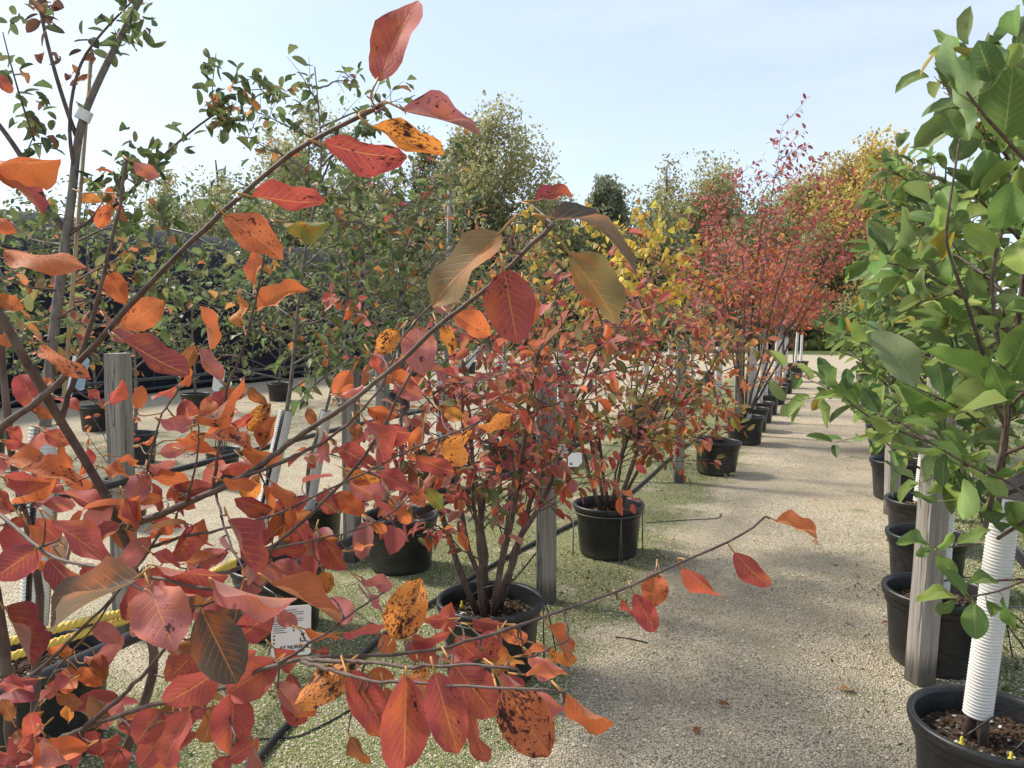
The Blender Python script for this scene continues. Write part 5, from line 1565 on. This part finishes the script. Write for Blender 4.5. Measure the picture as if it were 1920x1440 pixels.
# ------------------------------------------------------------------ magnolia row on the far side of the path
GR_M = 'potted magnolias'
MC = {'g': (0.135, 0.215, 0.055), 'b': (0.26, 0.35, 0.08), 'd': (0.075, 0.135, 0.045), 'p': (0.22, 0.30, 0.14), 'y': (0.36, 0.33, 0.05)}
ML = [(1833,207,1757,72,55,'p'),(1835,205,1822,95,85,'g'),(1882,262,1900,125,95,'g'),(1860,150,1835,80,55,'d'),(1870,150,1864,85,22,'p'),(1885,132,1872,88,14,'p'),(1890,127,1915,78,35,'b'),
      (1803,262,1773,207,40,'g'),(1818,262,1808,205,45,'g'),(1790,400,1762,345,40,'g'),(1877,430,1897,350,60,'g'),(1873,480,1808,420,42,'b'),(1880,480,1935,440,55,'b'),(1780,437,1808,395,30,'g'),
      (1718,725,1645,618,62,'p'),(1847,737,1750,650,42,'b'),(1770,737,1760,680,38,'d'),(1790,760,1688,735,38,'g'),(1900,755,1757,770,32,'b'),(1892,757,1862,690,48,'g'),(1897,700,1935,600,70,'g'),
      (1845,728,1800,718,25,'b'),(1872,622,1832,592,20,'b'),(1875,615,1897,594,16,'b'),(1900,455,1935,520,60,'b'),(1647,773,1617,728,32,'d'),(1610,760,1578,710,28,'g'),(1583,742,1540,680,18,'g'),
      (1592,732,1587,690,22,'d'),(1583,748,1527,745,14,'b'),(1573,727,1535,715,12,'p'),(1630,787,1607,767,20,'g'),(1690,800,1630,785,18,'b'),(1685,803,1622,812,14,'b'),(1682,808,1635,828,18,'p'),
      (1773,850,1765,912,26,'d'),(1775,846,1695,830,18,'g'),(1780,850,1860,850,16,'b'),(1845,865,1832,895,25,'g'),(1830,937,1797,887,22,'d'),(1830,937,1813,880,20,'d'),(1830,937,1880,903,20,'d'),
      (1828,938,1790,910,14,'d'),(1758,940,1712,925,16,'d'),(1795,1123,1717,1120,16,'b'),(1793,1127,1753,1150,20,'g'),(1825,1130,1830,1200,46,'g'),(1810,1117,1775,1067,22,'g'),(1850,1125,1875,1157,25,'g'),
      (1880,1120,1907,1177,16,'g'),(1813,1097,1875,1087,16,'g'),(1745,1025,1687,1008,16,'g'),(1745,1030,1717,1041,18,'g'),(1795,1020,1857,997,22,'g'),(1755,1040,1790,1077,30,'g'),(1755,1030,1790,1000,16,'b'),
      (1640,640,1600,600,14,'b'),(1890,960,1840,965,18,'d'),(1860,980,1900,985,18,'d'),(1850,560,1815,505,30,'g'),(1800,600,1760,560,26,'g'),(1745,560,1720,500,24,'g'),(1905,880,1850,900,20,'g')]
MBR = [([(1965,345,1.95),(1927,305,1.85),(1850,222,1.7),(1812,172,1.65)], 6, 3), ([(1870,1010,2.12),(1950,960,2.0),(1900,905,1.98),(1830,880,1.95),(1773,847,1.9),(1690,795,1.85)], 5, 2),
       ([(1850,900,2.1),(1770,840,2.0),(1690,810,1.95),(1630,785,1.92),(1583,745,1.9)], 5, 2), ([(1845,1000,2.12),(1890,800,2.0),(1880,690,1.95),(1866,610,1.93),(1856,510,1.92),(1880,430,1.9)], 7, 4),
       ([(1840,1090,2.15),(1930,1085,2.0),(1870,1110,1.98),(1795,1123,1.95)], 4, 2), ([(1838,1020,2.14),(1790,1025,2.05),(1745,1027,2.0)], 3, 1.5), ([(1842,980,2.13),(1832,940,2.05),(1828,930,2.0)], 3, 1.5),
       ([(1848,800,2.1),(1800,765,1.98),(1720,728,1.9)], 4, 2), ([(1855,700,2.1),(1810,560,2.0),(1770,450,1.95),(1800,260,1.9)], 6, 2.5)]
MLOC = (0.465, 2.63)
t, soil = potted('potted_magnolia', 'nearest magnolia with large glossy green leaves and a slit white guard', 'tree', *MLOC, GR_M, 1.0)
r = np.random.default_rng(201); an = []
sx_, sy_, sd_ = pix(soil)
s0 = soil + np.array([-0.065, -0.01, -0.01])
tq = smooth_path([s0, s0 + [0.02, 0.0, 0.35], s0 + [0.05, 0.0, 0.9], s0 + [0.09, 0.02, 1.6], s0 + [0.12, 0, 2.0]], 20)
tr = upright_tree(t, r, soil, 0, 0.58, 26, 6, 0.046, 'bark', an, 0.017, 0.3, 0.75, trunk=tq)
mb = MB(); mb.tube([s0 + [0.035, -0.03, -0.01], s0 + [0.03, -0.02, 0.25], s0 + [0.05, 0.0, 0.5]], [0.016, 0.014, 0.01], 8); obj('stem', mb.mesh('stem', M['bark_grey'], t.location), t)
add_guard(t, s0 + [0.018, -0.010, 0.09], s0 + [0.062, 0.005, 0.70], 0.037, 0.0100, 30, 0.5, math.atan2(-2.5, -0.1) + 0.75)
MBP = []
for pl, ra, rb in MBR:
    q = smooth_path([P(*p) for p in pl], 22)
    mb = MB(); mb.tube(q, np.linspace(ra, rb, 22) * .001, 7); obj('branch', mb.mesh('branch', M['bark'], t.location), t)
    MBP.append(q)
MBP = np.concatenate(MBP); MPX = np.array([pix(p) for p in MBP])
pet = MB()
for (bx, by, tx, ty, w, c) in ML:
    ln = math.hypot(tx - bx, ty - by); eff = max(ln, w / 0.6)
    j = int(np.argmin(np.hypot(MPX[:, 0] - bx, MPX[:, 1] - by))); near = math.hypot(MPX[j, 0] - bx, MPX[j, 1] - by)
    d = MPX[j, 2] if near < 80 else 1.95
    Lr = eff * d / FPX
    dzz = math.sqrt(max(0, Lr ** 2 - (ln * d / FPX) ** 2)) * (-1 if r.uniform() < 0.6 else 1) + r.normal(0, 0.1) * Lr
    b_, t_ = P(bx, by, d), P(tx, ty, d + dzz)
    y = t_ - b_; L = np.linalg.norm(y); wa = w * d / FPX; wt = max(wa, 0.5 * L)
    roll = math.acos(min(1, wa / wt)) * (1 if r.uniform() < 0.5 else -1)
    x0, yy, z0 = leaf_frame(y, unit(np.array([0, 0, CAM_H]) - b_))
    nn = z0 * math.cos(roll) + x0 * math.sin(roll)
    leaf_obj(t, MAGF[r.integers(len(MAGF))], b_, yy, nn, L, wt, jitter(MC[c], r, 0.12))
    if near < 120: pet.tube(smooth_path([MBP[j], b_ - yy * 0.01, b_ + yy * L * 0.04], 6), 0.0014, 5)
o = obj('petiole', pet.mesh('petiole', M['petiole_green'], t.location), t); o['kind'] = 'stuff'
finish_leaves(r, t, an, (0.085, 0.125), (0.42, 0.55), pal_mag, 235, MID['green'], 'green', 0.1, drop=0.1)
RN = ['second', 'third', 'fourth', 'fifth', 'sixth', 'seventh', 'eighth', 'ninth', 'tenth', 'eleventh', 'twelfth']
for k, (x, y, sc, H, nobj) in enumerate([(.445, 3.87, 1.0, 1.95, 260), (.5, 4.96, .95, 2.0, 120), (.54, 5.9, .95, 2.05, 60), (.5, 7.4, 1.0, 2.0, 0), (.52, 8.7, .95, 2.05, 0), (.54, 9.9, .95, 2.0, 0), (.55, 11.4, 1, 2.1, 0),
                                     (.56, 13.2, 1, 2.1, 0), (.57, 15.4, 1, 2.1, 0), (.58, 18.2, 1, 2.0, 0), (.6, 21.8, 1, 2.0, 0)]):
    t, soil = potted('potted_magnolia', f'{RN[k]} magnolia along its row counted from the camera', 'tree', x, y, GR_M, sc)
    r = np.random.default_rng(210 + k); an = []
    upright_tree(t, r, soil, H, 0.52 if k < 2 else 0.38, 28 if k < 5 else 20, 6, 0.046 if k < 5 else 0.065, 'bark', an, 0.017, 0.22, 0.85)
    if k < 9: add_guard(t, soil + [0, 0, 0.04], soil + [r.normal(0.02, 0.03), 0.0, 0.88], 0.041, 0.0115 if k == 0 else (0.016 if k < 3 else 0.035), 22 if k < 2 else 12, 0.4, -1.2)
    finish_leaves(r, t, an, (0.075, 0.115), (0.40, 0.52), pal_mag, nobj, MID['green'], 'green', 0.1)
for k, (x, y) in enumerate([(2.0, 4.6), (2.05, 6.6)]):
    t, soil = potted('potted_magnolia', ['magnolia behind the nearest one at the edge of the photo', 'magnolia of the next row seen between the near trunks'][k], 'tree', x, y, GR_M)
    r = np.random.default_rng(240 + k); an = []
    upright_tree(t, r, soil, 2.1, 0.65, 16, 4, 0.07, 'bark', an, 0.017, 0.25, 0.85)
    finish_leaves(r, t, an, (0.08, 0.12), (0.42, 0.55), pal_mag, 0, MID['green'], 'green', 0.1)

# ------------------------------------------------------------------ drip tubes and yellow emitters in the near pots
for k, (x, y, lb) in enumerate([(MLOC[0], MLOC[1], 'in the nearest magnolia pot'), (.445, 3.87, 'in the second magnolia pot'), (-1.37, 2.97, 'in the nearest red shrub pot')]):
    for j, (a0, a1) in enumerate([(3.9, 0.2), (4.9, 6.1)][:2 if k == 0 else 1]):
        if k == 2: a0, a1 = 3.3, 0.1
        z0 = PH - 0.05
        e = np.array([x + 0.13 * math.cos(a0), y + 0.13 * math.sin(a0), z0])
        f = np.array([x + (PR + 0.02) * math.cos(a1), y + (PR + 0.02) * math.sin(a1), PH + 0.01])
        t = thing('drip_emitter', f'{"second " if j else ""}yellow drip emitter on black tubing {lb}', 'emitter', tuple(e), 'yellow drip emitters')
        mb = MB(); mb.lathe([(0, -.01), (.004, -.008), (.009, .0), (.009, .008), (.005, .012), (.005, .024), (.0025, .028), (0, .03)], 10)
        obj('body', mb.mesh('body', M['yellow']), t)
        q = smooth_path([e + [0, 0, .02], e * .7 + f * .3 + [0, 0, .09], e * .35 + f * .65 + [0, 0, .09], f + [0, 0, .01], f + [(f - np.array([x, y, PH + .01]))[0] * .25, (f - np.array([x, y, PH + .01]))[1] * .25, -.3]], 22)
        mb = MB(); mb.tube(q, 0.003, 6); obj('tubing', mb.mesh('tubing', M['black'], tuple(e)), t)

# ------------------------------------------------------------------ plant tags
def text_part(parent, body, size, x, z, mat='ink', y=-0.0012, bold=0.0):
    cu = bpy.data.curves.new('lettering', 'FONT'); cu.body = body; cu.size = size; cu.offset = bold; cu.align_x = 'CENTER'; cu.extrude = 0.0001
    cu.materials.append(M[mat])
    o = bpy.data.objects.new('lettering', cu); col.objects.link(o); o.parent = parent
    o.location = (x, y, z); o.rotation_euler = (math.pi / 2, 0, 0)
    return to_mesh(o)


def facing(loc):
    return math.atan2(-loc[0], loc[1]) 


def tag_card(name, label, loc, w, h, mat='paper', tiltx=0.0, roll=0.0, group=None, corner=0.15, yaw=0.0):
    t = thing(name, label, 'plant tag', tuple(loc), group)
    t.rotation_euler = (tiltx, roll, facing(loc) + yaw)
    c = corner * w
    out = [(-w/2 + c, h/2), (-w/2, h/2 - c), (-w/2, -h/2 + c), (-w/2 + c, -h/2), (w/2 - c, -h/2), (w/2, -h/2 + c), (w/2, h/2 - c), (w/2 - c, h/2)]
    mb = MB(); mb.add([(a, -.0005, b_) for a, b_ in out] + [(a, .0005, b_) for a, b_ in out],
                      [np.array([list(range(8))]), np.array([list(range(15, 7, -1))]), np.array([(i, i + 8, (i + 1) % 8 + 8, (i + 1) % 8) for i in range(8)])])
    return t, obj('card', mb.mesh('card', M[mat], smooth=False), t)


dt = 1.36
loc = P(546, 1183, dt); sc = dt / FPX
t, card = tag_card('plant_tag', 'white printed price tag hanging low among the red leaves', loc, 72 * sc, 96 * sc, roll=0.03, corner=0.06)
mb = MB()
for i in range(11):
    w0 = 60 * sc * (0.9 if i % 3 else 0.7)
    mb.box((-32 * sc, -.0011, (40 - i * 4.2) * sc), (-32 * sc + w0 * (.45 if i > 6 else 1), -.0008, (41 - i * 4.2) * sc))
for i in range(3):
    mb.box((-32 * sc, -.0011, (-9 - i * 7) * sc), (-29 * sc, -.0008, (-6 - i * 7) * sc))
    mb.box((3 * sc, -.0011, (5 - i * 5.5) * sc), (6 * sc, -.0008, (8 - i * 5.5) * sc)) if i < 2 else None
mb.box((16 * sc, -.0011, -22 * sc), (26 * sc, -.0008, -20 * sc)); mb.box((16 * sc, -.0011, -20 * sc), (18 * sc, -.0008, -14 * sc)); mb.box((24 * sc, -.0011, -20 * sc), (26 * sc, -.0008, -14 * sc))
mb.tube([(21 * sc, -.001, -16 * sc), (21 * sc, -.001, -9 * sc)], .0002, 4); mb.box((18 * sc, -.0011, -10 * sc), (24 * sc, -.0008, -5 * sc))
obj('print', mb.mesh('print', M['ink'], smooth=False), card)
text_part(card, 'AY NURSERY', 0.0088, 6 * sc, -34 * sc, bold=0.0002)
text_part(card, '$114.99', 0.0068, 13 * sc, -42 * sc, bold=0.0001)
mb = MB(); mb.tube([(-20 * sc, 0, 48 * sc), (-30 * sc, .01, 70 * sc), (-60 * sc, .03, 85 * sc)], .0006, 5); obj('tie', mb.mesh('tie', M['tape']), t)
loc = P(1078, 862, 2.75)
t, card = tag_card('plant_tag', 'white rounded tag with a punched hole on the nearest red shrub', loc, .05, .066, roll=0.75, corner=0.45)
mb = MB(); mb.lathe([(.002, -.0014), (.005, -.0013)], 14); mb.v[-1] = mb.v[-1][:, [0, 2, 1]] + [0.0, 0, -.02]; obj('hole_ring', mb.mesh('hole_ring', M['ink']), card)
loc = P(1052, 842, 3.15)
tag_card('plant_tag', 'grey-white tag half hidden in the nearest red shrub', loc, .045, .066, roll=-0.5, corner=0.2)
loc = P(886, 672, 4.4)
t, card = tag_card('plant_tag', 'narrow white strip tag tilted in front of the gravel behind the red shrub', loc, .028, .16, roll=0.6, corner=0.2)
text_part(card, 'II', 0.012, 0, 0.04)
loc = P(147, 700, 2.3)
t, card = tag_card('plant_tag', 'blue picture tag hanging beside the pale trunk', loc, .045, .10, 'tag_blue', roll=0.2, corner=0.12)
mb = MB(); mb.box((-.0222, -.0012, -.072), (-.006, -.0008, .05)); obj('white_strip', mb.mesh('white_strip', M['paper'], smooth=False), card)
loc = P(1902, 925, 2.35)
t, card = tag_card('plant_tag', 'grey and blue picture tag at the right edge among magnolia leaves', loc, .10, .15, roll=0.08, corner=0.05)
mb = MB(); mb.box((-.02, -.0012, -.055), (.046, -.0008, -.03)); obj('blue_panel', mb.mesh('blue_panel', M['tag_deep'], smooth=False), card)
mb = MB(); mb.box((-.046, -.0012, -.022), (.046, -.0008, .07)); obj('picture_panel', mb.mesh('picture_panel', plain('tag_photo', (0.16, 0.15, 0.15), 0.5, 0.3, 0.6, 120), smooth=False), card)
loc = P(410, 712, 5.2)
t, card = tag_card('plant_tag', 'white tag on the sapling beside the shade house', loc, .07, .16, roll=0.15, corner=0.2)

# ------------------------------------------------------------------ fallen leaves
FALL = [(1572, 1290, .066, 'Yl', 'largest pale tan leaf lying on the gravel beside the cracked post'), (1347, 1320, .045, 'Br', 'round brown leaf lying mid-path in the near gravel'),
        (1597, 1170, .045, 'Br', 'brown leaf on the gravel beside the second magnolia pot'), (1655, 1168, .035, 'Br', 'small brown leaf touching the weeds by the second magnolia pot'),
        (1535, 1018, .05, 'Yl', 'faint tan leaf on the path beyond the tip of the long twig'), (1558, 1036, .03, 'Br', 'tiny dark leaf beside the faint tan one on the path'),
        (1225, 972, .04, 'R', 'red fallen leaf beside the pot ringed by wire'), (1062, 982, .04, 'R', 'red fallen leaf between the post and the wired pot'),
        (1100, 1082, .04, 'Br', 'brown leaf on the gravel in front of the wired pot'), (1310, 1362, .05, 'Br', 'dull curled leaf low on the near path'),
        (740, 1020, .05, 'R', 'reddish leaf on the moss below the crossing pipe'), (1530, 935, .04, 'O', 'orange leaf on the path farther off'), (600, 1290, .05, 'Br', 'brown leaf near the thick black hose')]
r = np.random.default_rng(77)
FC = {'Yl': (.50, .33, .12), 'Br': (.26, .13, .07), 'R': (.33, .07, .04), 'O': (.5, .16, .04)}
for i, (px, py, L, c, flb) in enumerate(FALL):
    ray = P(px, py, 1.0) - np.array([0, 0, CAM_H]); g = np.array([0, 0, CAM_H]) + ray * ((0.012 - CAM_H) / ray[2])
    o = bpy.data.objects.new('fallen_leaf', FORE[i % len(FORE)]); col.objects.link(o)
    az = r.uniform(0, 6.28)
    o.matrix_basis = Matrix.Translation(g.tolist()) @ Matrix.Rotation(az, 4, 'Z') @ Matrix.Rotation(r.normal(0, .2), 4, 'Y') @ Matrix.Diagonal((L * .55, L, L, 1))
    o.color = (*jitter(FC[c], r), .2)
    tag(o, flb, 'leaf', 'fallen leaves')
